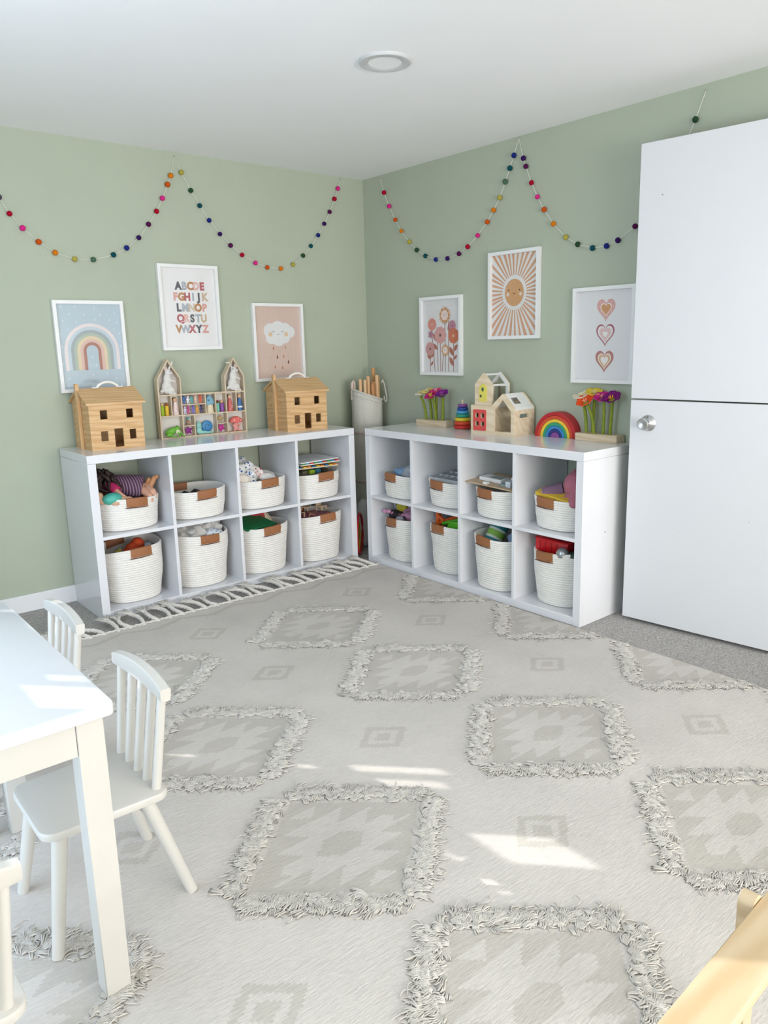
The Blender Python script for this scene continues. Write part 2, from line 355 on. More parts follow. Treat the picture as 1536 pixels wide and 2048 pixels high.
def weave(name, hexc):
    m = bpy.data.materials.new(name); m.use_nodes = True; nt = m.node_tree; N = nt.nodes; L = nt.links; b = N['Principled BSDF']
    b.inputs['Roughness'].default_value = 0.95; b.inputs['Specular IOR Level'].default_value = 0.08
    tc = N.new('ShaderNodeTexCoord'); c = lin(hexc)
    n = N.new('ShaderNodeTexNoise'); n.inputs['Scale'].default_value = 3.0; n.inputs['Detail'].default_value = 6; L.new(tc.outputs['Object'], n.inputs['Vector'])
    mp = N.new('ShaderNodeMapping'); mp.inputs['Scale'].default_value = (0.25, 1.0, 1); L.new(tc.outputs['Object'], mp.inputs['Vector'])
    n2 = N.new('ShaderNodeTexNoise'); n2.inputs['Scale'].default_value = 190; n2.inputs['Detail'].default_value = 2; L.new(mp.outputs['Vector'], n2.inputs['Vector'])
    mx = N.new('ShaderNodeMix'); mx.data_type = 'FLOAT'; mx.inputs['Factor'].default_value = 0.35; L.new(n.outputs['Fac'], mx.inputs[2]); L.new(n2.outputs['Fac'], mx.inputs[3])
    r = N.new('ShaderNodeValToRGB'); r.color_ramp.elements[0].position = 0.3; r.color_ramp.elements[1].position = 0.7
    r.color_ramp.elements[0].color = tuple(v * 0.86 for v in c[:3]) + (1,); r.color_ramp.elements[1].color = tuple(min(1, v * 1.06) for v in c[:3]) + (1,)
    L.new(mx.outputs[0], r.inputs['Fac']); L.new(r.outputs['Color'], b.inputs['Base Color'])
    w = N.new('ShaderNodeTexBrick'); w.inputs['Scale'].default_value = 90; w.inputs['Mortar Size'].default_value = 0.05; w.inputs['Color1'].default_value = (1, 1, 1, 1); w.inputs['Color2'].default_value = (0.8, 0.8, 0.8, 1); w.inputs['Mortar'].default_value = (0, 0, 0, 1)
    L.new(tc.outputs['Object'], w.inputs['Vector'])
    ad = N.new('ShaderNodeMath'); ad.operation = 'ADD'; L.new(w.outputs['Color'], ad.inputs[0]); L.new(n2.outputs['Fac'], ad.inputs[1])
    bp = N.new('ShaderNodeBump'); bp.inputs['Strength'].default_value = 0.6; bp.inputs['Distance'].default_value = 0.003; L.new(ad.outputs[0], bp.inputs['Height']); L.new(bp.outputs['Normal'], b.inputs['Normal'])
    return m
M_CREAM = weave('cream_weave', '#DBD5CF'); M_TAUPE = weave('taupe_weave', '#CEC8C0'); M_SHAG = mat('#DDD8D1', 0.95, scale=40, amt=0.03, spec=0.05, name='shag_wool')
rug = thing('area_rug', 'large cream woven rug with shaggy tufted diamonds and a tasselled edge', 'rug', (RX0, RY0, 0))
RS = 0.0085; nx = round((RX1 - RX0) / RS); ny = round((RY1 - RY0) / RS)
vs = []; fs = []; mi = []
for j in range(ny + 1):
    for i in range(nx + 1):
        x = (RX1 - RX0) * i / nx; y = (RY1 - RY0) * j / ny
        w = 0.006 * noise.noise(Vector((0.3, y * 2.2, 0.0))) * (1 if i == nx else 0)
        vs.append((x + w, y, RT + 0.0012 * noise.noise(Vector((x * 3, y * 3, 0)))))
for j in range(ny):
    for i in range(nx):
        a = j * (nx + 1) + i; fs.append((a, a + 1, a + nx + 2, a + nx + 1))
        mi.append(rug_colour(RX0 + (RX1 - RX0) * (i + 0.5) / nx, RY0 + (RY1 - RY0) * (j + 0.5) / ny))
nb = len(vs); rim = [i for i in range(nx + 1)] + [j * (nx + 1) + nx for j in range(1, ny + 1)] + [ny * (nx + 1) + i for i in range(nx - 1, -1, -1)] + [j * (nx + 1) for j in range(ny - 1, 0, -1)]
for r_ in rim: v = vs[r_]; vs.append((v[0], v[1], 0.0005))
for k in range(len(rim)): k2 = (k + 1) % len(rim); fs.append((rim[k2], rim[k], nb + k, nb + k2)); mi.append(0)
me = bpy.data.meshes.new('rug_body'); me.from_pydata(vs, [], fs); me.materials.append(M_CREAM); me.materials.append(M_TAUPE)
me.polygons.foreach_set('material_index', mi); me.polygons.foreach_set('use_smooth', [True] * len(fs)); link('rug_body', me, rug)

def strand(g, p, d, ln, r, rnd, lift, curl, ph):
    """one yarn end: a thin three-sided tube lying on the rug with a curl"""
    d = Vector(d).normalized(); sd = Vector((-d.y, d.x, 0)); pts = []
    for q in (0, 0.25, 0.5, 0.75, 1.0):
        pts.append(Vector(p) + d * ln * q * (1 - 0.12 * q) + sd * curl * ln * (math.sin(q * 3.4 + ph) - math.sin(ph)) * 0.5 + Vector((0, 0, lift * math.sin(PI * (0.08 + 0.84 * q)))))
    o = len(g.v); up = Vector((0, 0, 1))
    for i, q in enumerate(pts):
        rr = r * (0.75 if i == 4 else 1); g.v += [tuple(q + sd * rr), tuple(q - sd * rr), tuple(q + up * rr * 1.3)]
    for i in range(4):
        a = o + i * 3; b = a + 3; g.f += [(a, b, b + 1, a + 1), (a + 1, b + 1, b + 2, a + 2), (a + 2, b + 2, b, a)]
    e = o + 12; g.f.append((e, e + 1, e + 2))
def shag_mesh(seed, half=0):
    rnd = random.Random(seed); g = G(); nt_ = 17
    for sx in (-1, 1):
        if half and sx != half: continue
        for sy in (-1, 1):
            nrm = Vector((sx / HBX, sy / HBY, 0)).normalized()
            for k in range(nt_):
                t = (k + 0.5) / nt_; cx = sx * HBX * 1.06 * t; cy = sy * HBY * 1.06 * (1 - t)
                for c in range(8):                       # yarn clumps of one tuft
                    yd = Vector((sx, sy * rnd.uniform(-0.6, 0.7), 0)).normalized(); base = nrm * 0.4 + yd * 0.7 + Vector((rnd.gauss(0, 0.3), rnd.gauss(0, 0.3), 0))
                    off = nrm * rnd.uniform(0.0, 0.034) + Vector((rnd.gauss(0, 0.009), rnd.gauss(0, 0.009), 0)); px, py = cx + off.x, cy + off.y
                    if half and px * half < 0.003: continue
                    ln = rnd.uniform(0.016, 0.034); cu = rnd.uniform(-0.7, 0.7); ph = rnd.uniform(-1.5, 1.5); li = rnd.uniform(0.003, 0.008); perp = Vector((-base.y, base.x, 0)).normalized()
                    for s in range(6):
                        w = (s - 2.5) * 0.0021
                        strand(g, (px + perp.x * w, py + perp.y * w, RT * 0.95), base + perp * (w * 40 + rnd.gauss(0, 0.10)), ln * rnd.uniform(0.85, 1.15), 0.0019, rnd, li * 0.8, cu, ph)
                for s in range(9):                       # stray ends
                    off = nrm * rnd.uniform(0.01, 0.045); px, py = cx + off.x + rnd.gauss(0, .010), cy + off.y + rnd.gauss(0, .010)
                    if half and px * half < 0.003: continue
                    strand(g, (px, py, RT * 0.95), (sx + rnd.gauss(0, .5), sy * 0.4 + rnd.gauss(0, .5), 0), rnd.uniform(0.02, 0.042), 0.0014, rnd, 0.004, rnd.uniform(-.6, .6), rnd.uniform(-1, 1))
    return raw('shag_border', g, M_SHAG)
SH = [shag_mesh(1), shag_mesh(2), shag_mesh(3)]; SHR = shag_mesh(4, -1); SHL = shag_mesh(5, 1)
n_ = 0
for cx in BIGX:
    for cy in BIGY:
        m_ = SHR if cx > -0.5 else (SHL if cx < -2.8 else SH[n_ % 3]); n_ += 1
        link('shag_border', m_, rug, (cx - RX0, cy - RY0, 0), kind='stuff')
def tassel_mesh(seed):
    rnd = random.Random(seed); g = G(); ln = rnd.uniform(0.145, 0.17); sw = rnd.uniform(-0.02, 0.02); bend = rnd.uniform(-0.016, 0.016)
    ctr = lambda q: Vector((sw * q + bend * math.sin(q * PI * 1.6), ln * q, 0.007 + 0.012 * math.sin(q * PI * 0.9)))
    for tw in range(3):                                   # three twisted cords
        pts = []
        for i in range(10):
            q = i / 9 * 0.66; a = q * 20 + tw * 2.094; pts.append(ctr(q) + Vector((math.cos(a) * 0.0062, 0, math.sin(a) * 0.005)))
        g.tube(pts, 0.0058, 7)
    g.ell(ctr(0.0), (0.010, 0.009, 0.007), 8)
    for s in range(34):                                    # loose ends
        a = rnd.uniform(-1, 1); pts = [ctr(0.55) + Vector((a * 0.005, 0, rnd.uniform(-.003, .004)))]
        for q in (0.7, 0.85, 1.0): pts.append(ctr(q * rnd.uniform(0.97, 1.05)) + Vector((a * 0.036 * (q - 0.5) * 2, 0, rnd.uniform(-0.002, 0.012))))
        g.tube(pts, [0.0022, 0.0022, 0.002, 0.001], 5)
    return raw('tassel', g, M_SHAG)
gb = G()
for tw in range(2):
    gb.tube([(0.004 + (RX1 - RX0 - 0.008) * i / 420, RY1 - RY0 + 0.002 + 0.0035 * math.cos(i * 0.75 + tw * PI), 0.0085 + 0.0035 * math.sin(i * 0.75 + tw * PI)) for i in range(421)], 0.0042, 6)
obj('edge_braid', gb, M_SHAG, rug, smooth=80)
TS = [tassel_mesh(k + 20) for k in range(7)]; rt = random.Random(5)
for k in range(40):
    x = 0.03 + k * (RX1 - RX0 - 0.06) / 39
    o = link('tassel', TS[k % 7], rug, (x + rt.uniform(-.006, .006), RY1 - RY0 - 0.004, 0.002), (rt.uniform(0.0, 0.10), 0, rt.uniform(0.15, 0.75)))
    o.scale = (1.0, rt.uniform(0.9, 1.12), 1.0)

# ================================================================== table and chairs
TH = 0.612
tb = thing('play_table', 'white rectangular play table with square legs at the left edge', 'table', (-2.588, -2.54, 0))
TWX, TWY = 0.56, 0.76
rc = 0.014; crn = []
for (cx, cy, a0) in ((-rc, rc, -PI/2), (-rc, TWY - rc, 0), (-TWX + rc, TWY - rc, PI/2), (-TWX + rc, rc, PI)):
    for k in range(5): a = a0 + k * PI / 8; crn.append((cx + rc * math.cos(a), cy + rc * math.sin(a)))
bm = bmesh.new(); lo_ = [bm.verts.new((x, y, TH - 0.024)) for x, y in crn]; f_ = bm.faces.new(lo_); e_ = bmesh.ops.extrude_face_region(bm, geom=[f_])
bmesh.ops.translate(bm, vec=(0, 0, 0.024), verts=[v for v in e_['geom'] if isinstance(v, bmesh.types.BMVert)])
bmesh.ops.recalc_face_normals(bm, faces=bm.faces); hz = [e for e in bm.edges if abs(e.verts[0].co.z - e.verts[1].co.z) < 1e-6]
bmesh.ops.bevel(bm, geom=hz, offset=0.004, segments=2, affect='EDGES', profile=0.5)
obj('table_top', G().bm(bm), mat('#DADCE0', 0.2, scale=6, amt=0.006, name='glossy_table_white'), tb)
LG = 0.048
for lx in (-0.018 - LG, -TWX + 0.018):
    for ly in (0.018, TWY - 0.018 - LG): obj('leg', G().box(lx, lx + LG, ly, ly + LG, RT, TH - 0.024, 0.0015), M_CHAIR, tb)
for ly in (0.021, TWY - 0.021 - 0.016): obj('apron', G().box(-TWX + 0.0665, -0.0665, ly, ly + 0.016, TH - 0.092, TH - 0.024, 0.001), M_CHAIR, tb)
for lx in (-0.025 - 0.016, -TWX + 0.025): obj('apron', G().box(lx, lx + 0.016, 0.0665, TWY - 0.0665, TH - 0.092, TH - 0.024, 0.001), M_CHAIR, tb)

def chair(label, cx, cy, rz):
    """faces local -x; back at +x"""
    t = thing('spindle_chair', label, 'chair', (cx, cy, RT), rz, 'white spindle-back children chairs')
    SHt = 0.272; pts = []
    for (px, py, r, a0) in ((0.132, -0.132, 0.03, -PI/2), (0.132, 0.132, 0.03, 0), (-0.135, 0.125, 0.035, PI/2), (-0.135, -0.125, 0.035, PI)):
        sx = 1 if px > 0 else -1; sy = 1 if py > 0 else -1
        for k in range(6): a = a0 + k * PI / 10; pts.append((px - sx * r + r * math.cos(a), py - sy * r + r * math.sin(a)))
    bm = bmesh.new(); l0 = [bm.verts.new((x, y, SHt - 0.02)) for x, y in pts]; f0 = bm.faces.new(l0); e0 = bmesh.ops.extrude_face_region(bm, geom=[f0])
    bmesh.ops.translate(bm, vec=(0, 0, 0.02), verts=[v for v in e0['geom'] if isinstance(v, bmesh.types.BMVert)]); bmesh.ops.recalc_face_normals(bm, faces=bm.faces)
    bmesh.ops.bevel(bm, geom=[e for e in bm.edges if abs(e.verts[0].co.z - e.verts[1].co.z) < 1e-6], offset=0.005, segments=2, affect='EDGES', profile=0.5)
    obj('seat', G().bm(bm), M_CHAIR, t)
    for sy in (-1, 1):
        obj('leg', G().tube([(0.085, sy * 0.095, SHt - 0.018), (0.162, sy * 0.128, 0.0)], [0.0165, 0.0125], 16), M_CHAIR, t)
        obj('leg', G().tube([(-0.095, sy * 0.095, SHt - 0.018), (-0.135, sy * 0.130, 0.0)], [0.0165, 0.0125], 16), M_CHAIR, t)
    for px in (0.088, -0.096):
        obj('batten', G().prism([(-0.115, SHt - 0.02), (0.115, SHt - 0.02), (0.10, SHt - 0.055), (-0.10, SHt - 0.055)], px - 0.009, px + 0.009, 'YZ'), M_CHAIR, t)
    # curved top rail
    rail = []; N_ = 12; zt = 0.53; z0 = 0.484
    cur = lambda y: 0.140 - 0.045 * (y * y) / 0.14
    g = G(); vv = []; ff = []
    for i in range(N_ + 1):
        y = -0.142 + 0.284 * i / N_; x = cur(y); top = zt - 0.004 - 0.014 * (y / 0.142) ** 2
        for (dx, z) in ((-0.009, z0), (0.009, z0), (0.011, z0 + 0.004), (0.0135, top - 0.003), (0.010, top), (-0.008, top), (-0.0105, top - 0.003), (-0.0105, z0 + 0.004)): vv.append((x + dx, y, z))
    for i in range(N_):
        for k in range(8): ff.append((i * 8 + k, i * 8 + (k + 1) % 8, (i + 1) * 8 + (k + 1) % 8, (i + 1) * 8 + k))
    ff += [tuple(range(8)), tuple(range(N_ * 8, N_ * 8 + 8))]
    obj('top_rail', g.add(vv, ff), M_CHAIR, t, smooth=30)
    for i in range(5):
        y = -0.108 + 0.054 * i; obj('spindle', G().tube([(0.110, y * 0.96, SHt - 0.002), (cur(y * 1.08), y * 1.08, z0 + 0.006)], [0.0105, 0.0098], 14), M_CHAIR, t)
chair('white spindle-back chair tucked in nearest the table corner, its splayed legs on the rug', -2.558, -2.22, 0.0)
chair('white spindle-back chair farthest back, mostly hidden behind the table', -2.562, -1.69, 0.0)
chair('white spindle-back chair cut off by the lower left corner of the picture', -2.955, -2.615, -PI / 2)

# wooden beam
M_BEAM = mat('#D3BE9E', 0.5, 'wood', 26, hex2='#C4A983', axis='X', name='pale_beech')
be = thing('wooden_balance_beam', 'pale wooden beam on rounded posts at the lower right corner', 'beam', (-2.36, -3.472, 0), 0.045)
obj('plank', G().box(-0.45, 1.3, 0, 0.074, 0.278, 0.30, 0.002), M_BEAM, be)
for x in (-0.40, 0.522, 1.22):
    prof = [(x - 0.018, RT)] + [(x + 0.018, RT), (x + 0.018, 0.292)] + [(x + 0.018 * math.cos(a * PI / 10), 0.292 + 0.018 * math.sin(a * PI / 10)) for a in range(1, 10)] + [(x - 0.018, 0.292)]
    obj('post', G().prism(prof, 0.0745, 0.100, 'XZ'), M_BEAM, be)

# ================================================================== rope baskets
def rope_mat():
    m = bpy.data.materials.new('cotton_rope'); m.use_nodes = True; nt = m.node_tree; N = nt.nodes; L = nt.links; b = N['Principled BSDF']
    b.inputs['Roughness'].default_value = 0.9; b.inputs['Specular IOR Level'].default_value = 0.1
    tc = N.new('ShaderNodeTexCoord'); n = N.new('ShaderNodeTexNoise'); n.inputs['Scale'].default_value = 220; n.inputs['Detail'].default_value = 3; L.new(tc.outputs['Object'], n.inputs['Vector'])
    r = N.new('ShaderNodeValToRGB'); r.color_ramp.elements[0].position = 0.3; r.color_ramp.elements[1].position = 0.7; r.color_ramp.elements[0].color = lin('#E9E5DE'); r.color_ramp.elements[1].color = lin('#F6F4F0')
    L.new(n.outputs['Fac'], r.inputs['Fac']); L.new(r.outputs['Color'], b.inputs['Base Color'])
    bp = N.new('ShaderNodeBump'); bp.inputs['Strength'].default_value = 0.3; bp.inputs['Distance'].default_value = 0.001; L.new(n.outputs['Fac'], bp.inputs['Height']); L.new(bp.outputs['Normal'], b.inputs['Normal']); return m
M_ROPE = rope_mat()
def basket(label, side, col, row, front, rim, dip=0.0, seed=0, wt=0.152, wb=0.135, dent=0.02, hx=0.0, xoff=0.0):
    """front: distance of the basket's front from the unit's front; rim: height of the rim; dip: the rim drops towards the viewer's left"""
    dep = 0.148; yc = front + dep - CD / 2
    t = thing('rope_basket', label, 'basket', M=cellM(side, col, row, xoff, yc, 0.0005), group='white rope baskets in the cubes')
    n = 72; coils = round(rim / 0.0110); per = 6; E = 2.5
    def R_(th, q, extra=0.0):
        s = q ** 0.75; a = wb + (wt - wb) * s; b = dep * 0.92 + dep * 0.08 * s
        c, d = abs(math.cos(th)), abs(math.sin(th)); r = ((c / a) ** E + (d / b) ** E) ** (-1 / E)
        r *= 1 + dent * noise.noise(Vector((math.cos(th) * 1.1 + seed * 3.1, math.sin(th) * 1.1, q * 2.4 + seed))) * math.sin(min(1.0, q * 1.4 + .1) * PI * 0.62)
        if q < 0.06: r *= 0.94 + 0.06 * math.sqrt(q / 0.06)
        return r + extra
    def Z_(th, q): return rim * q * (1 + (dip * math.cos(th) + 0.02 * math.sin(th * 2 + seed)) * q)
    g = G(); rings = []
    for i in range(coils * per + 1):
        q = i / (coils * per); ph = (i % per) / per; ex = 0.0040 * abs(math.sin(ph * PI)) ** 0.6
        rings.append([(R_(2 * PI * k / n, q, ex) * math.cos(2 * PI * k / n), R_(2 * PI * k / n, q, ex) * math.sin(2 * PI * k / n), Z_(2 * PI * k / n, q)) for k in range(n)])
    for i, q in enumerate((1.012, 1.008, 0.985, 0.9, 0.6, 0.3, 0.03)):
        ex = (-0.002, -0.006, -0.0085, -0.0085, -0.0085, -0.0085, -0.0085)[i]; qq = min(q, 1.0)
        rings.append([(R_(2 * PI * k / n, qq, ex) * math.cos(2 * PI * k / n), R_(2 * PI * k / n, qq, ex) * math.sin(2 * PI * k / n), Z_(2 * PI * k / n, q) + (0.008 if q < 0.05 else 0)) for k in range(n)])
    v = [p for r in rings for p in r]; f = []
    for i in range(len(rings) - 1):
        for k in range(n): f.append((i * n + k, i * n + (k + 1) % n, (i + 1) * n + (k + 1) % n, (i + 1) * n + k))
    f += [tuple(range(n))[::-1], tuple(range((len(rings) - 1) * n, len(rings) * n))]
    obj('rope_body', g.add(v, f), M_ROPE, t, smooth=70)
    for back in (0, 1):
        th0 = (-PI / 2 if not back else PI / 2); hw = 0.050; g = G(); vv = []; ff = []; m = 10
        for i in range(m + 1):
            xx = (-hw + 2 * hw * i / m + hx) * (-1 if back else 1); th = th0
            for _ in range(8):
                r = R_(th, 0.9); th += (xx - r * math.cos(th)) / (r * (1 if not back else -1)) * 0.9
            cs, sn = math.cos(th), math.sin(th); zt = Z_(th, 1.0); r1 = R_(th, 1.0, 0.004); r0 = R_(th, 0.80, 0.0052); ri = R_(th, 1.0, -0.0115)
            zb = max(zt - 0.036, 0.02); zi = zt - 0.034
            for (r, z) in ((r0 - 0.002, zb), (r0 + 0.0005, zb - 0.001), (r1 + 0.0015, zt - 0.008), (r1, zt + 0.003), (r1 - 0.006, zt + 0.0065), (ri, zt + 0.003), (ri - 0.001, zi), (ri + 0.002, zi)): vv.append((r * cs, r * sn, z))
        K = 8
        for i in range(m):
            for k in range(K - 1): ff.append((i * K + k, i * K + k + 1, (i + 1) * K + k + 1, (i + 1) * K + k))
            ff.append((i * K + K - 1, i * K, (i + 1) * K, (i + 1) * K + K - 1))
        ff += [tuple(range(K)), tuple(range(m * K, m * K + K))]
        h = obj('leather_handle', g.add(vv, ff), M_LEATHER, t, smooth=50)
        if not back:
            for i in (1.6, m - 1.6):
                i0 = round(i); p = Vector(vv[i0 * K + 1]) * 0.55 + Vector(vv[i0 * K + 2]) * 0.45; nr = Vector((p.x, p.y, 0)).normalized()
                obj('rivet', G().ell(p + nr * 0.0005, (0.0042, 0.0022, 0.0042), 10, rot=(0, 0, math.atan2(nr.y, nr.x) + PI / 2)), M_BRASS, h)
            p0 = Vector(vv[1]); p1 = Vector(vv[m * K + 1]); gg = G()
            pts = [p0 + (p1 - p0) * q + Vector((0, -0.001 - 0.006 * math.sin(PI * max(0, min(1, q))), -0.003)) for q in (-0.10, 0.0, 0.2, 0.4, 0.6, 0.8, 1.0, 1.06)]
            obj('handle_slot', gg.tube(pts, [0.0004, 0.0022, 0.0024, 0.0024, 0.0022, 0.002, 0.0014, 0.0004], 6), M_SLOT, t)
    return t
BK = [('L', 0, 'u', .030, .150, -.02, 'shallow white rope basket holding a doll and a teal toy'),
      ('L', 1, 'u', .025, .140, .02, 'shallow empty-looking white rope basket next to the doll basket'),
      ('L', 2, 'u', .012, .150, .00, 'shallow white rope basket heaped with blue patterned cloth'),
      ('L', 3, 'u', .008, .138, .02, 'shallow white rope basket under a stack of puzzle boards'),
      ('L', 0, 'l', .036, .258, .06, 'tall white rope basket below the doll basket, an orange toy inside'),
      ('L', 1, 'l', .028, .265, .00, 'tall white rope basket full of grey-white linen'),
      ('L', 2, 'l', .016, .250, .00, 'tall white rope basket with a green board standing inside'),
      ('L', 3, 'l', .006, .258, .00, 'tall white rope basket filled with pale wooden dollhouse furniture'),
      ('R', 0, 'u', .022, .130, -.04, 'shallow white rope basket with small blue plush toys, nearest the room corner'),
      ('R', 1, 'u', .036, .132, .00, 'shallow white rope basket holding a grey divided tray'),
      ('R', 2, 'u', .022, .140, .00, 'shallow white rope basket topped by a wooden board with white blocks'),
      ('R', 3, 'u', .040, .140, -.06, 'shallow white rope basket holding a pink plush pig and a yellow board'),
      ('R', 0, 'l', .022, .232, .02, 'tall white rope basket overflowing with pink and purple toys'),
      ('R', 1, 'l', .042, .250, .02, 'tall white rope basket with orange and green plastic tools'),
      ('R', 2, 'l', .010, .258, .00, 'tall white rope basket with a teal striped cylinder'),
      ('R', 3, 'l', .042, .250, .02, 'tall white rope basket with a red plastic box on top, beside the door')]
for i, (s, c, r, fr, rm, dp, lb) in enumerate(BK):
    low = r == 'l'
    basket(lb, s, c, r, fr, rm, dp, seed=i * 1.37 + 0.4, wt=0.154 if s == 'L' else 0.150, wb=(0.138 if not low else 0.128) if s == 'L' else (0.134 if not low else 0.120),
           dent=0.03 if not low else 0.05, hx=(0.012 if s == 'L' else -0.03), xoff=0.0 if s == 'L' else 0.004)

# ------------------------------------------------------------------ what is in the baskets (local frame of a cell: x right, y inwards, z up from the cell floor)
SKIN = mat('#D9A58C', 0.5, scale=30, amt=0.03); SKIN2 = mat('#C88E63', 0.5, scale=30, amt=0.03)
def plain(h, r=0.5, **k): return mat(h, r, scale=25, amt=0.03, **k)
def spline(P, m):
    P = [Vector(p) for p in P]; o = []
    for i in range(len(P) - 1):
        a, b, c, d = P[max(i - 1, 0)], P[i], P[i + 1], P[min(i + 2, len(P) - 1)]
        for k in range(m): t = k / m; o.append(0.5 * ((2 * b) + (c - a) * t + (2 * a - 5 * b + 4 * c - d) * t * t + (3 * b - a - 3 * c + d) * t ** 3))
    return o + [P[-1]]
# doll
t = thing('doll', 'brown-haired doll in a purple striped dress lying in a basket', 'doll', M=cellM('L', 0, 'u', 0.002, -0.004, -0.012))
blob('body', [('e', (-0.115, 0.03, 0.235), (0.045, 0.045, 0.05)), ('c', (-0.075, 0.03, 0.22), (-0.06, 0.02, 0.215), 0.018, 0.02), ('c', (-0.05, 0.02, 0.21), (0.03, -0.02, 0.195), 0.035, 0.04),
              ('c', (0.03, -0.035, 0.19), (0.075, -0.075, 0.180), 0.024, 0.020), ('c', (0.075, -0.075, 0.180), (0.085, -0.125, 0.160), 0.020, 0.015), ('c', (0.085, -0.125, 0.160), (0.088, -0.140, 0.140), 0.015, 0.011),
              ('c', (0.045, 0.0, 0.195), (0.105, -0.040, 0.190), 0.024, 0.020), ('c', (0.105, -0.040, 0.190), (0.115, -0.100, 0.175), 0.020, 0.015), ('c', (0.115, -0.100, 0.175), (0.118, -0.115, 0.150), 0.015, 0.011),
              ('c', (-0.06, -0.03, 0.215), (-0.045, -0.10, 0.185), 0.017, 0.011), ('c', (-0.045, -0.10, 0.185), (-0.025, -0.118, 0.168), 0.010, 0.007),
              ('c', (-0.02, 0.07, 0.215), (0.07, 0.075, 0.205), 0.016, 0.010)], SKIN, t, 0.004, 5)
g = G(); ax = [(-0.075, 0.035, 0.222), (-0.045, 0.02, 0.215), (0.0, 0.0, 0.208), (0.035, -0.02, 0.202), (0.07, -0.042, 0.195), (0.085, -0.05, 0.192)]
g.tube(ax, [0.036, 0.048, 0.052, 0.055, 0.062, 0.058], 20, flat=0.85); obj('dress', g, mat('#4E2F45', 0.85, 'stripe', 28, hex2='#8E7488', axis='X'), t)
obj('sleeve', G().tube([(-0.066, -0.01, 0.222), (-0.058, -0.045, 0.212), (-0.050, -0.078, 0.196)], [0.026, 0.027, 0.022], 14), plain('#C02A63', 0.8), t)
obj('sleeve', G().tube([(-0.02, 0.06, 0.22), (0.02, 0.075, 0.215), (0.055, 0.078, 0.21)], [0.024, 0.025, 0.020], 14), plain('#C02A63', 0.8), t)
g = G(); rr = random.Random(3)
for k in range(26):
    a = rr.uniform(-1.2, 1.4); x0 = -0.125 + 0.045 * math.sin(a); y0 = 0.03 - 0.05 * math.cos(k * 0.9); pts = []
    for q in range(7): pts.append((x0 + 0.014 * q * rr.uniform(0.2, 0.9) + 0.008 * math.sin(q * 2 + k), y0 - 0.010 * q + 0.008 * math.cos(q * 2.2 + k), 0.285 - 0.0025 * q * q + 0.01 * math.sin(k)))
    g.tube(spline(pts, 3), [0.009 * math.sin(0.35 + 2.5 * i / 18) + 0.001 for i in range(19)], 9)
obj('hair', g.ell((-0.118, 0.03, 0.25), (0.052, 0.052, 0.05), 20, jit=0.2, seed=2), plain('#2A1C18', 0.6), t, smooth=85)
t = thing('teal_toy', 'rounded teal soft toy with beige limbs at the rim of the doll basket', 'toy', M=cellM('L', 0, 'u', 0, 0, 0))
obj('shell', G().ell((-0.088, -0.125, 0.158), (0.047, 0.034, 0.028), 20, rot=(0, -0.08, 0.1)), plain('#4FB3A2', 0.45), t)
blob('limbs', [('e', (-0.142, -0.105, 0.172), (0.022, 0.020, 0.022)), ('c', (-0.05, -0.125, 0.150), (-0.005, -0.128, 0.146), 0.014, 0.012), ('c', (-0.09, -0.145, 0.14), (-0.075, -0.152, 0.138), 0.012, 0.011), ('c', (-0.14, -0.12, 0.15), (-0.085, -0.13, 0.14), 0.012, 0.012)], plain('#D2A88A', 0.6), t, 0.003)
t = thing('bare_doll', 'tan bare doll with only its legs sticking up at the right of the doll basket', 'doll', M=cellM('L', 0, 'u', 0, 0, 0))
blob('body', [('e', (0.03, 0.05, 0.07), (0.035, 0.035, 0.035)), ('c', (0.05, 0.02, 0.07), (0.10, -0.03, 0.085), 0.032, 0.034), ('c', (0.105, -0.04, 0.09), (0.118, -0.055, 0.17), 0.020, 0.016), ('c', (0.118, -0.055, 0.17), (0.142, -0.072, 0.222), 0.015, 0.012), ('c', (0.142, -0.072, 0.222), (0.150, -0.085, 0.228), 0.011, 0.010),
              ('c', (0.095, -0.02, 0.09), (0.105, -0.035, 0.165), 0.020, 0.016), ('c', (0.105, -0.035, 0.165), (0.124, -0.046, 0.212), 0.014, 0.012)], SKIN2, t, 0.004)
# black bits in the empty basket
tag(obj('sunglasses', G().tube([(-0.07, -0.02, 0.10), (-0.05, -0.05, 0.118), (-0.02, -0.04, 0.112), (0.0, -0.06, 0.122), (0.03, -0.05, 0.115)], [0.008, 0.016, 0.006, 0.016, 0.008], 10), plain('#1C1A1C', 0.3)), 'small black toy lying low in the empty-looking basket', 'toy').matrix_world = cellM('L', 1, 'u')
# cloths
def cloth(name, label, cat, M, c, r, m, seed, jit=0.5, fq=22):
    g = G(); g.ell(c, r, 44, jit=jit, seed=seed, fq=fq); o = obj(name, g, m, smooth=80); o.matrix_world = M; return tag(o, label, cat)
cloth('swaddle_cloth', 'crumpled white cloth with blue leaf print in a shallow basket', 'cloth', cellM('L', 2, 'u'), (-0.07, -0.03, 0.165), (0.075, 0.09, 0.075), mat('#F0F0EE', 0.9, 'spots', 55, hex2='#3E62A8'), 3)
cloth('printed_cloth', 'white cloth with coral and teal print beside the blue leaf cloth', 'cloth', cellM('L', 2, 'u'), (0.0, -0.015, 0.155), (0.05, 0.075, 0.06), mat('#F2EDE8', 0.9, 'spots', 38, hex2='#D8646A'), 8)
cloth('orange_print_cloth', 'small cloth with an orange patch at the left rim of the cloth basket', 'cloth', cellM('L', 2, 'u'), (-0.10, -0.105, 0.150), (0.035, 0.03, 0.032), mat('#F1E9DC', 0.9, 'spots', 24, hex2='#E58A22'), 5)
cloth('folded_muslin', 'plain white folded muslin at the right of the cloth basket', 'cloth', cellM('L', 2, 'u'), (0.07, -0.03, 0.13), (0.06, 0.08, 0.038), plain('#EDEBE6', 0.9), 11)
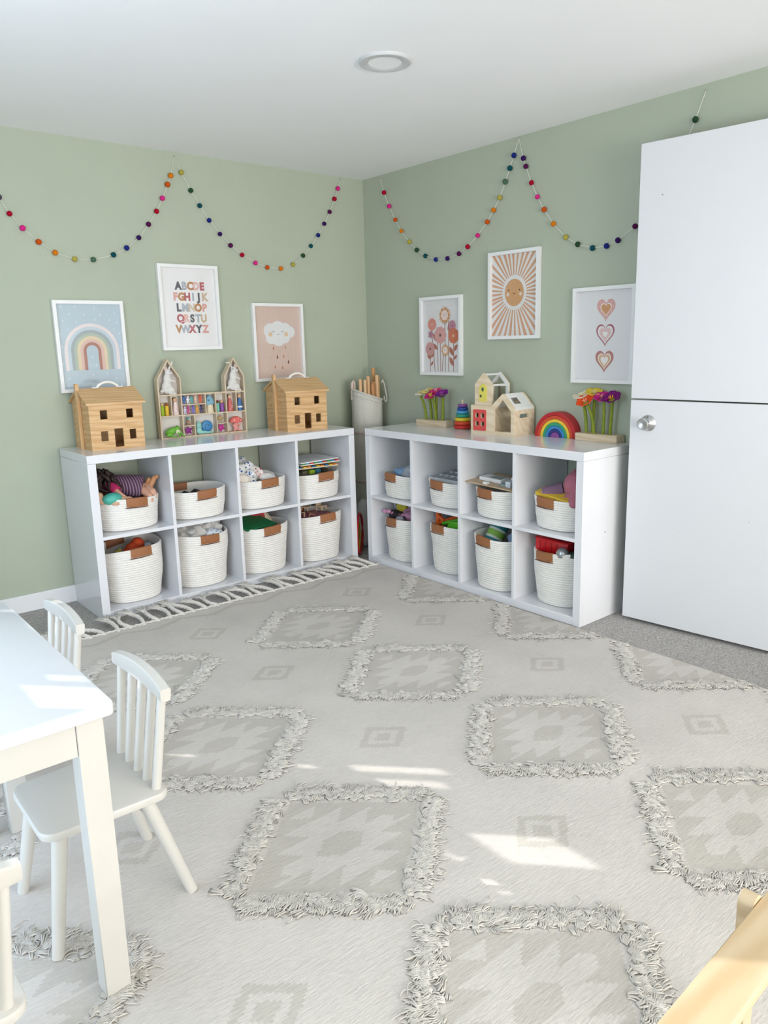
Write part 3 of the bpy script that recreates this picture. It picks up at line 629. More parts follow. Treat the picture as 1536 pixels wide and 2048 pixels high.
cloth('grey_linen', 'crumpled grey-white linen filling a tall basket', 'cloth', cellM('L', 1, 'l'), (-0.05, -0.02, 0.272), (0.085, 0.11, 0.058), plain('#D2D0CC', 0.95), 6, 0.5, 34)
cloth('pale_linen', 'paler crumpled linen at the right of the grey linen', 'cloth', cellM('L', 1, 'l'), (0.06, 0.0, 0.275), (0.075, 0.10, 0.05), plain('#DAD8D3', 0.95), 9, 0.5, 34)
cloth('blue_print_linen', 'small pale blue printed cloth tucked behind a leather handle', 'cloth', cellM('L', 1, 'l'), (0.06, -0.10, 0.255), (0.055, 0.035, 0.025), mat('#E6ECF2', 0.9, 'spots', 70, hex2='#7A9CC8'), 4)
# puzzle boards
PZ = [('#E3D2B0', 0.172, 0.0), ('#E9E2D6', 0.192, 0.012), ('#EDEDEE', 0.207, 0.004)]
for k, (hc, z, dx) in enumerate(PZ):
    t = thing('puzzle_board', ['wooden peg puzzle board at the bottom of the puzzle stack', 'pale puzzle board in the middle of the puzzle stack', 'white-topped puzzle board on top of the puzzle stack'][k], 'puzzle', M=cellM('L', 3, 'u', dx - 0.01, -0.045, z) @ Euler((0.02, 0.02 - 0.01 * k, 0.05 * k)).to_matrix().to_4x4(), group='stacked puzzle boards')
    obj('board', G().box(-0.135, 0.135, -0.10, 0.12, 0, 0.0065, 0.001), plain(hc, 0.5), t)
    if k < 2:
        rr = random.Random(k); cols = ['#2E78B8', '#D93A32', '#E8C22C', '#3DA35A', '#E98A2B', '#4CA8CF']
        for j in range(9):
            x = -0.125 + 0.029 * j; w = 0.022; obj('puzzle_piece', G().box(x, x + w, -0.097, -0.06, 0.0066, 0.0126, 0.001), plain(cols[(j * 2 + k * 3) % 6], 0.4), t)
rr = random.Random(9)
for k, (x, hc, nm) in enumerate(((-0.10, '#3B3A2C', 'dark olive'), (-0.06, '#6B6656', 'grey-brown'), (-0.015, '#A8C93A', 'lime green'), (0.03, '#3C86A0', 'blue-green'), (0.07, '#40392E', 'dark brown'))):
    tag(obj('puzzle_block', G().box(-0.018, 0.018, -0.02, 0.02, 0.0, 0.024, 0.004), plain(hc, 0.4)), nm + ' puzzle block lying under the stack of puzzle boards', 'toy block', 'loose blocks under the puzzle boards').matrix_world = cellM('L', 3, 'u', x, -0.075 + 0.01 * (k % 2), 0.128)
# low left basket
t = tag(blob('orange_plush', [('e', (0.02, -0.02, 0.235), (0.035, 0.03, 0.028)), ('e', (0.055, 0.0, 0.245), (0.035, 0.035, 0.035)), ('e', (-0.01, -0.03, 0.225), (0.022, 0.022, 0.02))], plain('#CE4A1C', 0.7), vox=0.004), 'orange lumpy toy in the tall basket below the doll', 'toy'); t.matrix_world = cellM('L', 0, 'l')
for k, (x, y) in enumerate(((-0.06, -0.06), (-0.13, -0.05))):
    tag(obj('foam_star', G().prism([((0.024 if i % 2 == 0 else 0.012) * math.cos(i * PI / 5), (0.024 if i % 2 == 0 else 0.012) * math.sin(i * PI / 5)) for i in range(10)], -0.006, 0.006), plain('#A6A13C', 0.7)), ['olive foam star beside the orange toy', 'olive foam star at the far left of the tall basket'][k], 'toy').matrix_world = cellM('L', 0, 'l', x, y, 0.235)
tag(obj('dark_foam_mat', G().box(-0.06, 0.06, -0.05, 0.05, -0.01, 0.01, 0.004), plain('#2F3A34', 0.8)), 'dark green foam piece under the olive stars', 'toy').matrix_world = cellM('L', 0, 'l', -0.075, -0.03, 0.212)
tag(obj('pale_blue_bead', G().ell((0, 0, 0), (0.02, 0.02, 0.016), 14), plain('#B9C6CF', 0.4)), 'pale blue bead toy right of the orange toy', 'toy').matrix_world = cellM('L', 0, 'l', 0.10, -0.02, 0.235)
# green board basket
tag(obj('green_building_board', G().box(-0.12, 0.10, -0.09, 0.09, -0.004, 0.004, 0.002), plain('#157A48', 0.5)), 'green building board lying tilted in a tall basket', 'building plate').matrix_world = cellM('L', 2, 'l', -0.03, -0.04, 0.262) @ Euler((0.22, 0.02, 0.25)).to_matrix().to_4x4()
t = thing('wooden_tambourine', 'round pale wooden disc standing behind the green board', 'toy', M=cellM('L', 2, 'l', 0.02, 0.02, 0.225) @ Euler((PI / 2 - 0.35, 0.0, -0.35)).to_matrix().to_4x4())
obj('rim', G().lathe([(0.088, -0.012), (0.092, -0.012), (0.092, 0.012), (0.088, 0.012), (0.088, -0.012)], 36), M_PLY, t); obj('skin', G().lathe([(0, -0.002), (0.088, -0.002), (0.088, 0.002), (0, 0.002)], 36), plain('#D8CFB4', 0.6), t)
for a in (0.5, 1.6): obj('jingle', G().ell((0.06 * math.cos(a), 0.06 * math.sin(a), 0.006), (0.009, 0.009, 0.003), 12), plain('#B8B090', 0.3, metal=0.8), t)
cloth('red_net_bag', 'red mesh bag pushed to the back of the green board basket', 'bag', cellM('L', 2, 'l'), (0.06, 0.06, 0.255), (0.06, 0.05, 0.05), mat('#C2464C', 0.9, 'spots', 160, hex2='#8E2A30'), 7, 0.4)
# wooden furniture
FUR = [(-0.10, -0.06, 0.268, 'toy bed'), (0.085, -0.015, 0.272, 'toy chair'), (0.0, 0.03, 0.275, 'toy crib'), (-0.03, -0.07, 0.255, 'toy table')]
for k, (x, y, z, nm) in enumerate(FUR):
    t = thing(nm.replace(' ', '_'), 'small pale wooden ' + nm + ' in the dollhouse furniture basket', 'toy furniture', M=cellM('L', 3, 'l', x, y, z) @ Euler((0.15 * (k - 1), 0.1 * (2 - k), 0.5 * k)).to_matrix().to_4x4(), group='wooden dollhouse furniture')
    mm = plain(['#C9A58C', '#E2C7A6', '#D8B79A', '#B98674'][k], 0.6)
    obj('top', G().box(-0.03, 0.03, -0.022, 0.022, 0, 0.006, 0.001), mm, t)
    for sx in (-1, 1):
        for sy in (-1, 1): obj('leg', G().box(sx * 0.026 - 0.004, sx * 0.026 + 0.004, sy * 0.018 - 0.004, sy * 0.018 + 0.004, -0.022, 0, 0.0008), mm, t)
    if k != 3: obj('backrest', G().box(-0.03, 0.03, 0.017, 0.022, 0.006, 0.034, 0.001), mm, t)
cloth('pink_toy_blanket', 'dusty pink toy blanket under the wooden dollhouse furniture', 'cloth', cellM('L', 3, 'l'), (0.0, -0.03, 0.225), (0.11, 0.11, 0.03), plain('#A9707A', 0.9), 12, 0.4)
# right unit, upper row
tag(blob('blue_plush', [('e', (0.0, 0, 0), (0.034, 0.03, 0.026)), ('e', (-0.036, 0.0, 0.005), (0.022, 0.02, 0.018)), ('e', (0.03, 0.01, 0.02), (0.018, 0.016, 0.016))], plain('#7FA6CC', 0.85), vox=0.004), 'light blue plush toy in the basket nearest the room corner', 'plush toy').matrix_world = cellM('R', 0, 'u', -0.01, -0.10, 0.136)
tag(blob('grey_plush', [('e', (0.0, 0, 0), (0.045, 0.05, 0.045)), ('e', (0.02, -0.03, 0.02), (0.025, 0.022, 0.02)), ('e', (-0.03, -0.02, -0.01), (0.03, 0.02, 0.02))], plain('#A9B3BC', 0.85), vox=0.005), 'grey plush toy beside the light blue plush', 'plush toy').matrix_world = cellM('R', 0, 'u', 0.065, -0.09, 0.142)
t = thing('divided_tray', 'grey plastic tray with small compartments set in a shallow basket', 'tray', M=cellM('R', 1, 'u', 0.0, 0.0, 0.118) @ Euler((0.06, 0.0, 0.02)).to_matrix().to_4x4())
MT = plain('#C3C7CA', 0.4); obj('tray_base', G().box(-0.125, 0.125, -0.115, 0.125, 0, 0.004, 0.001), MT, t)
for x in (-0.125, -0.085, -0.043, 0.0, 0.042, 0.084, 0.123): obj('tray_wall', G().box(x, x + 0.002, -0.115, 0.125, 0.003, 0.034), MT, t)
for y in (-0.115, -0.035, 0.045, 0.123): obj('tray_wall', G().box(-0.125, 0.125, y, y + 0.002, 0.003, 0.034), MT, t)
t = thing('activity_board', 'thin wooden activity board with white blocks lying across a basket', 'toy board', M=cellM('R', 2, 'u', -0.01, -0.035, 0.158) @ Euler((0.05, 0.045, 0.03)).to_matrix().to_4x4())
obj('board', G().box(-0.165, 0.14, -0.12, 0.12, 0, 0.006, 0.002), mat('#CDB595', 0.5, 'wood', 40, hex2='#BFA380'), t)
obj('block', G().box(-0.125, 0.015, -0.055, 0.015, 0.006, 0.024, 0.002), plain('#EEEFF0', 0.35), t); obj('block', G().box(-0.055, -0.03, -0.108, -0.083, 0.006, 0.017, 0.001), plain('#EEEFF0', 0.35), t)
obj('screen', G().box(-0.07, 0.005, -0.045, 0.005, 0.024, 0.0248), plain('#9DA7A0', 0.3), t); obj('dial', G().lathe([(0, 0.014), (0.018, 0.014), (0.022, 0.0065), (0.03, 0.006)], 24, Matrix.Translation((0.045, -0.06, 0.0))), plain('#8FA3A2', 0.4), t)
obj('slider', G().box(0.03, 0.09, 0.0, 0.03, 0.006, 0.03, 0.002), plain('#E4E6E8', 0.35), t); obj('block', G().box(0.07, 0.10, -0.09, -0.05, 0.006, 0.035, 0.002), plain('#D9E2EC', 0.35), t)
tag(obj('yellow_board', G().box(-0.11, 0.11, -0.035, 0.035, -0.009, 0.009, 0.003), plain('#DDB93B', 0.5)), 'yellow flat board lying tilted at the front of the pig basket', 'toy board').matrix_world = cellM('R', 3, 'u', 0.008, -0.098, 0.150) @ Euler((0.25, 0.13, 0.0)).to_matrix().to_4x4()
t = thing('plush_pig', 'dusty pink plush pig lying in the basket beside the door', 'plush toy', M=cellM('R', 3, 'u', 0.074, -0.035, 0.185))
blob('body', [('e', (0.0, 0.0, 0.015), (0.075, 0.075, 0.07)), ('c', (0.02, -0.06, -0.03), (0.03, -0.085, -0.05), 0.03, 0.024), ('c', (-0.03, -0.055, -0.045), (-0.035, -0.075, -0.06), 0.022, 0.02), ('e', (-0.05, 0.03, 0.06), (0.02, 0.012, 0.022))], plain('#B56F80', 0.9), t, 0.005)
t = thing('mauve_cup', 'mauve plush trunk-shaped cylinder left of the pink pig', 'plush toy', M=cellM('R', 3, 'u', -0.028, -0.055, 0.170) @ Euler((0.0, 0.0, -0.1)).to_matrix().to_4x4())
obj('barrel', G().tube([(-0.035, -0.06, -0.012), (-0.005, -0.03, -0.005), (0.03, 0.0, 0.005)], [0.026, 0.031, 0.036], 20), plain('#7D6079', 0.9), t); obj('mouth', G().tube([(-0.036, -0.061, -0.012), (-0.041, -0.066, -0.013)], [0.022, 0.021], 20), plain('#93748E', 0.9), t)
cloth('white_toy_sock', 'white ribbed cloth between the yellow board and the mauve cylinder', 'cloth', cellM('R', 3, 'u'), (-0.065, -0.045, 0.160), (0.038, 0.05, 0.025), mat('#DCDCE4', 0.9, 'stripe', 60, hex2='#BEBECB', axis='X'), 3, 0.15)
# right unit, lower row
t = thing('yellow_toy_case', 'yellow toy case with pale grey handles at the back of the pink toy basket', 'toy case', M=cellM('R', 0, 'l', -0.045, -0.06, 0.290))
obj('case', G().box(-0.04, 0.04, -0.02, 0.02, -0.03, 0.03, 0.005), plain('#CDC03A', 0.4), t)
for s in (-1, 1): obj('handle', G().tube([(s * 0.045, 0, -0.03), (s * 0.062, -0.01, -0.005), (s * 0.060, -0.01, 0.025), (s * 0.045, 0, 0.034)], 0.006, 8), plain('#B8B5C4', 0.4), t)
cloth('pink_plastic_bag', 'shiny pink plastic bag bulging from a tall basket', 'bag', cellM('R', 0, 'l'), (0.065, -0.055, 0.245), (0.075, 0.065, 0.055), plain('#B886A4', 0.25), 5, 0.45)
cloth('black_pink_doll_clothes', 'black and pink doll clothes at the front of a tall basket', 'cloth', cellM('R', 0, 'l'), (-0.055, -0.085, 0.240), (0.07, 0.045, 0.032), mat('#2A2226', 0.8, 'spots', 34, hex2='#C98AA8'), 6, 0.5)
tag(obj('pink_bow', G().ell((-0.018, 0, 0), (0.02, 0.010, 0.012), 12).ell((0.018, 0, 0.004), (0.02, 0.010, 0.013), 12).ell((0, 0, 0), 0.007, 8), plain('#D59ABC', 0.6)), 'small pink bow hanging over the rim of the pink toy basket', 'bow').matrix_world = cellM('R', 0, 'l', -0.115, -0.125, 0.258)
tag(obj('silver_button_toy', G().ell((0, 0, 0), (0.028, 0.024, 0.02), 16), plain('#9B98A6', 0.3)), 'small grey rounded toy in front of the pink plastic bag', 'toy').matrix_world = cellM('R', 0, 'l', 0.0, -0.125, 0.232)
t = thing('orange_plastic_tool', 'orange plastic toy tool leaning in the plastic tools basket', 'toy tool', M=cellM('R', 1, 'l', -0.04, -0.04, 0.268))
obj('handle', G().box(-0.09, 0.09, -0.011, 0.011, -0.010, 0.010, 0.004, M=Euler((0, -0.38, 0.25)).to_matrix().to_4x4()), plain('#E8641E', 0.35), t)
obj('fork', G().box(-0.085, -0.065, -0.03, 0.0, -0.055, 0.03, 0.004), plain('#E8641E', 0.35), t); obj('brace', G().box(-0.075, -0.02, -0.025, -0.008, -0.035, -0.015, 0.003, M=Euler((0, 0.5, 0)).to_matrix().to_4x4()), plain('#E8641E', 0.35), t)
t = thing('green_plastic_shovel', 'bright green plastic toy shovel across the plastic tools basket', 'toy tool', M=cellM('R', 1, 'l', 0.035, -0.075, 0.278))
obj('shaft', G().box(-0.09, 0.10, -0.014, 0.014, -0.009, 0.009, 0.004, M=Euler((0, -0.30, 0.1)).to_matrix().to_4x4()), plain('#5DBB2C', 0.35), t); obj('scoop', G().prism([(-0.04, -0.045), (0.05, -0.045), (0.075, 0.012), (-0.01, -0.002)], -0.035, 0.0), plain('#5DBB2C', 0.35), t)
tag(obj('black_toy_wheel', G().lathe([(0.0, -0.012), (0.04, -0.012), (0.045, -0.006), (0.045, 0.006), (0.04, 0.012), (0, 0.012)], 24), plain('#1B1D1B', 0.5)), 'black toy wheel behind the green shovel', 'toy').matrix_world = cellM('R', 1, 'l', 0.09, -0.09, 0.245) @ Euler((PI / 2 - 0.2, 0, 0.2)).to_matrix().to_4x4()
t = thing('striped_cylinder', 'teal cylinder with green and white stripes in a tall basket', 'toy', M=cellM('R', 2, 'l', -0.062, -0.05, 0.240) @ Euler((-0.55, 0.12, 0)).to_matrix().to_4x4())
zz = -0.05
for w, hc in ((0.03, '#2E8A93'), (0.012, '#DDE7DC'), (0.03, '#8CBF4E'), (0.012, '#DDE7DC'), (0.05, '#2E8A93')):
    obj('band', G().lathe([(0, zz), (0.045, zz), (0.046, zz + 0.001), (0.046, zz + w - 0.001), (0.045, zz + w), (0, zz + w)], 32), plain(hc, 0.55), t); zz += w
tag(obj('blue_book', G().box(-0.05, 0.05, -0.006, 0.006, -0.06, 0.06, 0.002), plain('#8FA6C4', 0.5)), 'pale blue flat board leaning at the right of the striped cylinder', 'toy board').matrix_world = cellM('R', 2, 'l', 0.09, -0.06, 0.235) @ Euler((-0.5, -0.6, 0.2)).to_matrix().to_4x4()
t = thing('red_plastic_box', 'red ribbed plastic box jutting from the basket beside the door', 'toy box', M=cellM('R', 3, 'l', -0.03, -0.03, 0.268) @ Euler((0.05, 0.06, 0.12)).to_matrix().to_4x4())
obj('box', G().box(-0.085, 0.085, -0.08, 0.08, -0.03, 0.035, 0.006, seg=2), plain('#C8161F', 0.35), t)
for x in (-0.06, -0.03, 0.0, 0.03): obj('rib', G().box(x - 0.002, x + 0.002, -0.0815, -0.079, -0.026, 0.024), plain('#96101A', 0.4), t)
obj('lid', G().box(-0.088, 0.088, -0.083, 0.083, 0.030, 0.037, 0.003), plain('#C8161F', 0.35), t)
tag(obj('silver_ball', G().ell((0, 0, 0), 0.03, 24), plain('#AEB3B6', 0.25, metal=0.7)), 'shiny silver ball beside the red plastic box', 'ball').matrix_world = cellM('R', 3, 'l', 0.055, -0.125, 0.252)
tag(obj('dark_green_toy', G().ell((0, 0, 0), (0.05, 0.05, 0.02), 18, rot=(0, -0.25, 0)), plain('#1E3B30', 0.35)), 'dark green flat toy right of the silver ball', 'toy').matrix_world = cellM('R', 3, 'l', 0.10, -0.085, 0.248)

# ================================================================== wooden dollhouses
def dollhouse(label, x, y, rz):
    """origin: front left bottom corner"""
    t = thing('wooden_dollhouse', label, 'dollhouse', (x, y, CH), rz, 'wooden dollhouses on the left shelf unit')
    W, D, H, RH, T = 0.250, 0.238, 0.222, 0.275, 0.009
    rect = lambda a, b, c, d: [(a, c), (b, c), (b, d), (a, d)]
    wins = [rect(0.050, 0.083, 0.143, 0.185), rect(0.172, 0.204, 0.143, 0.185), rect(0.046, 0.079, 0.042, 0.088), rect(0.180, 0.211, 0.042, 0.088)]
    front = obj('front_wall', G().panel([(0, 0), (W, 0), (W, H), (0, H)], wins + [rect(0.109, 0.150, 0.010, 0.096)], 0, T), M_PINE, t, smooth=20)
    openings = [(0.050, 0.083, 0.143, 0.185), (0.172, 0.204, 0.143, 0.185), (0.046, 0.079, 0.042, 0.088), (0.180, 0.211, 0.042, 0.088), (0.109, 0.150, 0.010, 0.096)]
    for k in range(9):
        z = 0.024 + 0.0235 * k; x = 0.001; g = G()
        for (a, b, c, d) in sorted(o for o in openings if o[2] - 0.002 < z < o[3] + 0.001) + [(W - 0.001, 0, 0, 0)]:
            g.box(x, a, -0.0005, 0.0003, z, z + 0.0009); x = b
        obj('clapboard_groove', g, mat('#B98A55', 0.6, scale=30), front, smooth=0)
    obj('back_wall', G().box(0, W, D - T, D, 0, H), M_PINE, t)
    obj('base', G().box(T, W - T, T, D - T, 0, T), M_PINE, t); obj('upper_floor', G().box(T, W - T, T, D - T, 0.11, 0.118), M_PINE, t)
    gab = [(T, 0), (D - T, 0), (D - T, H), (D / 2, RH - 0.004), (T, H)]
    left = obj('side_wall', G().prism(gab, 0, T, 'YZ'), M_PINEY, t); obj('side_wall', G().prism(gab, W - T, W, 'YZ'), M_PINEY, t)
    for k in range(9): z = 0.024 + 0.0235 * k; obj('clapboard_groove', G().box(-0.0005, 0.0003, T, D - T, z, z + 0.0009), mat('#B98A55', 0.6, scale=30), left)
    for s in (0, 1):
        y0, y1 = (-0.014, D / 2) if s == 0 else (D + 0.014, D / 2)
        zc = H - 0.012
        g = G(); vv = [(-0.012, y0, zc), (W + 0.012, y0, zc), (W + 0.012, y1, RH), (-0.012, y1, RH)]; vv += [(a, b, c + 0.009) for a, b, c in vv]
        obj('roof_panel', g.add(vv, [(0, 1, 2, 3), (4, 7, 6, 5), (0, 4, 5, 1), (1, 5, 6, 2), (2, 6, 7, 3), (3, 7, 4, 0)]), M_PINE, t)
    obj('chimney', G().box(-0.0165, -0.0005, D / 2 - 0.014, D / 2 + 0.010, 0, RH + 0.031, 0.001), M_PINEZ, t)
    obj('corner_strip', G().box(-0.008, -0.0005, D / 2 + 0.0105, D / 2 + 0.020, 0, H), M_PINEZ, t)
    for z in (0.035, 0.205): obj('hinge', G().box(-0.0100, -0.0078, D / 2 + 0.0106, D / 2 + 0.026, z, z + 0.03, 0.0005), mat('#3A2A1E', 0.4, metal=0.6), t)
    hx = 0.135; pts = [(hx - 0.052 + 0.104 * i / 12, D / 2 - 0.004, RH + 0.008 + 0.026 * math.sin(PI * i / 12) ** 0.7) for i in range(13)]
    h = obj('carry_handle', G().tube(pts, [0.004] + [0.0062] * 11 + [0.004], 10), mat('#EDEBE6', 0.35, scale=10, amt=0.01), t)
    for s in (-1, 1): obj('handle_plate', G().lathe([(0, 0.004), (0.009, 0.0035), (0.013, 0), (0, 0)], 16, TR(hx + s * 0.058, D / 2 - 0.006, RH + 0.0085, 0, 0.15), 1.5, 0.8), mat('#EDEBE6', 0.35, scale=10, amt=0.01), h)
dollhouse('pine dollhouse with a carry handle at the far left end of the left shelf unit', -1.828, -0.2545, -0.02)
dollhouse('pine dollhouse with a carry handle at the corner end of the left shelf unit', -0.800, -0.301, -0.075)

# ================================================================== display shelf with toys
DM = Matrix.Translation((-1.4135, -0.068, CH)) @ Matrix.Rotation(-0.06, 4, 'Z'); DD = 0.045
t = thing('house_display_shelf', 'light wood display shelf shaped like two towers, full of small toys', 'display shelf', M=DM)
Wd = 0.483; th = 0.0075
def plank(name, x0, x1, z0, z1): return obj(name, G().box(x0, x1, 0, DD, z0, z1, 0.0005), M_SHELFWOOD, t)
plank('upright', 0, th, 0, 0.306); plank('upright', Wd - th, Wd, 0, 0.306); plank('bottom_board', th, Wd - th, 0, th); plank('top_board', th, Wd - th, 0.2185, 0.226); plank('middle_board', th, Wd - th, 0.112, 0.1185)
plank('upright', 0.1185, 0.126, 0.226, 0.306); plank('upright', 0.366, 0.3735, 0.226, 0.306)
for x in (0.064, 0.1185, 0.249, 0.306, 0.3665, 0.426): plank('partition', x, x + 0.006, 0.1185, 0.2185)
for x in (0.1185, 0.182, 0.306, 0.3665): plank('partition', x, x + 0.006, th, 0.112)
plank('small_shelf', 0.1245, 0.249, 0.167, 0.172); plank('small_shelf', 0.1245, 0.182, 0.056, 0.061); plank('small_shelf', 0.312, 0.3665, 0.056, 0.061)
for x0, x1 in ((0, 0.126), (0.366, Wd)):
    xm = (x0 + x1) / 2
    for s in (-1, 1):
        xe = x0 if s < 0 else x1; p = [(xe, 0.306), (xm, 0.405), (xm, 0.392), (xe - s * th, 0.306)]
        obj('gable_board', G().prism(p if s < 0 else p[::-1], 0, DD), M_SHELFWOOD, t)
    obj('back_panel', G().prism([(x0 + 0.002, 0.22), (x1 - 0.002, 0.22), (x1 - 0.002, 0.305), (xm, 0.398), (x0 + 0.002, 0.305)], DD - 0.003, DD - 0.0005), mat('#DAD3CD', 0.8, scale=10, amt=0.01), t)
obj('back_panel', G().box(0.004, Wd - 0.004, DD - 0.003, DD - 0.0005, 0.004, 0.222), mat('#E2DDD8', 0.8, scale=10, amt=0.01), t)
def dM(x, y, z, rz=0.0): return DM @ Matrix.Translation((x, y, z)) @ Matrix.Rotation(rz, 4, 'Z')
Yc = 0.018
def rabbit(label, x, face, droop):
    t = thing('rabbit_figurine', label, 'figurine', M=dM(x, Yc - 0.004, 0.2262) @ Matrix.Diagonal((1.2, 1.1, 1.1, 1)), group='white rabbit figurines in the display shelf towers'); f = face
    W_ = mat('#E4E0DB', 0.75, scale=60, amt=0.06, bump=0.2)
    pr = [('e', (-0.004 * f, 0, 0.034), (0.024, 0.019, 0.032)), ('e', (0.0, 0, 0.070), (0.018, 0.015, 0.030)), ('e', (0.005 * f, -0.002, 0.103), (0.016, 0.013, 0.015)), ('e', (0.016 * f, -0.004, 0.099), (0.009, 0.009, 0.009)),
          ('e', (0.010 * f, -0.010, 0.018), (0.016, 0.010, 0.018)), ('c', (0.004 * f, -0.010, 0.005), (0.028 * f, -0.010, 0.004), 0.006, 0.005), ('c', (0.012 * f, -0.008, 0.066), (0.028 * f, -0.010, 0.058), 0.005, 0.004),
          ('e', (-0.028 * f, 0.0, 0.016), (0.008, 0.008, 0.008))]
    if droop: pr += [('c', (-0.006, 0, 0.115), (-0.012, 0.0, 0.136), 0.004, 0.005), ('c', (-0.012, 0, 0.136), (-0.030, -0.004, 0.138), 0.005, 0.004), ('c', (0.008, 0, 0.113), (0.016, 0.0, 0.128), 0.0045, 0.006)]
    else: pr += [('c', (0.008 * f, 0, 0.114), (0.022 * f, 0, 0.140), 0.004, 0.006), ('c', (0.022 * f, 0, 0.140), (0.027 * f, 0, 0.150), 0.006, 0.003), ('e', (-0.006 * f, -0.006, 0.119), (0.008, 0.004, 0.011))]
    blob('body', pr, W_, t, 0.002, 3)
    for s in ((-1, 1) if droop else (1,)): obj('eye', G().ell((0.010 * f if not droop else 0.004 + 0.008 * s, -0.0145, 0.106), 0.0022, 8), M_DARK, t)
    if droop: obj('eye', G().ell((0.013, -0.0135, 0.105), 0.0022, 8), M_DARK, t) if False else None
    obj('inner_ear', G().ell((-0.006 * f if not droop else 0.014, -0.0098, 0.119), (0.005, 0.0015, 0.007), 8), plain('#D9B7AE', 0.7), t)
rabbit('white rabbit figurine looking right with one ear up, in the left tower', 0.060, 1, False)
rabbit('white rabbit figurine facing forward with a bent ear, in the right tower', 0.424, 1, True)
def peg(label, x, z, h, r, body, head, hair=None, cone=False, y=Yc):
    t = thing('peg_doll', label, 'peg doll', M=dM(x, y, z), group='wooden peg dolls'); hr = r * (0.88 if not cone else 0.7); hb = h - hr * 1.7
    prof = [(0, 0), (r * 0.96, 0), (r, 0.001), (r, hb - 0.003), (r * 0.8, hb), (0, hb)] if not cone else [(0, 0), (r * 0.97, 0), (r, 0.003), (r * 0.86, hb * 0.5), (r * 0.58, hb * 0.85), (r * 0.42, hb), (0, hb)]
    b = obj('body', G().lathe(prof, 18), plain(body, 0.5), t); obj('head', G().ell((0, 0, hb + hr * 0.8), (hr, hr, hr), 16), plain(head, 0.5), t)
    if hair: obj('hair', G().ell((0, hr * 0.22, hb + hr * 0.95), (hr * 1.04, hr * 0.95, hr * 1.0), 14), plain(hair, 0.6), t)
    return b
ZM = 0.1187
peg('lime green peg doll with a plain head, second row far left', 0.022, ZM, 0.066, 0.0098, '#9DBB2B', '#D9B68C')
peg('yellow peg doll with a brown head beside the lime one', 0.046, ZM, 0.066, 0.0105, '#E3BE34', '#9C5A2E')
b = peg('pale pink cone-shaped peg doll with brown hair', 0.092, ZM, 0.088, 0.0165, '#E9D2CC', '#D9B08C', '#7A5638', True)
for q in ((0.006, 0.018), (-0.004, 0.012), (0.003, 0.030)): obj('flower_dot', G().ell((q[0], -math.sqrt(max(0, (0.0158 - 0.05 * q[1]) ** 2 - q[0] ** 2)), q[1]), 0.0022, 6), M_DARK, b)
peg('mint green peg doll with a dark brown head', 0.325, ZM, 0.062, 0.0098, '#7CC7B2', '#6B3A22')
peg('violet peg doll with a plain head', 0.350, ZM, 0.062, 0.0105, '#8D4F9E', '#D5AC84')
b = peg('coral cone-shaped peg doll with white dots', 0.397, ZM, 0.088, 0.0165, '#C96460', '#E0B99A', '#6E4A34', True)
for q in ((0.004, 0.022), (-0.003, 0.012), (0.006, 0.030)): obj('dot', G().ell((q[0], -math.sqrt(max(0, (0.0158 - 0.06 * q[1]) ** 2 - q[0] ** 2)), q[1]), 0.0028, 8), plain('#F1E7E0', 0.5), b)
b = peg('blue dressed peg doll with a white apron band', 0.453, ZM, 0.088, 0.0165, '#3F6CA6', '#DDB894', '#C79B6A', True)
obj('apron', G().lathe([(0.0158, 0.016), (0.0168, 0.018), (0.0158, 0.024), (0.0148, 0.024)], 18), plain('#EDEDEA', 0.6), b)
# mushroom house
t = thing('mushroom_house', 'felt mushroom with a pale blue cap standing in a display slot', 'toy', M=dM(0.2805, Yc, ZM), )
obj('stalk', G().lathe([(0, 0), (0.021, 0), (0.0205, 0.004), (0.0165, 0.045), (0, 0.045)], 20), plain('#E3D3B4', 0.8), t)
cap = obj('cap', G().lathe([(0, 0.043), (0.022, 0.0415), (0.0255, 0.046), (0.0245, 0.060), (0.019, 0.078), (0.010, 0.090), (0, 0.094)], 24, None, 1.0, 0.75), plain('#86AEC0', 0.85), t)
obj('cap_spot', G().ell((-0.010, -0.0165, 0.066), (0.0055, 0.002, 0.0055), 10), plain('#4C7FA6', 0.8), cap)
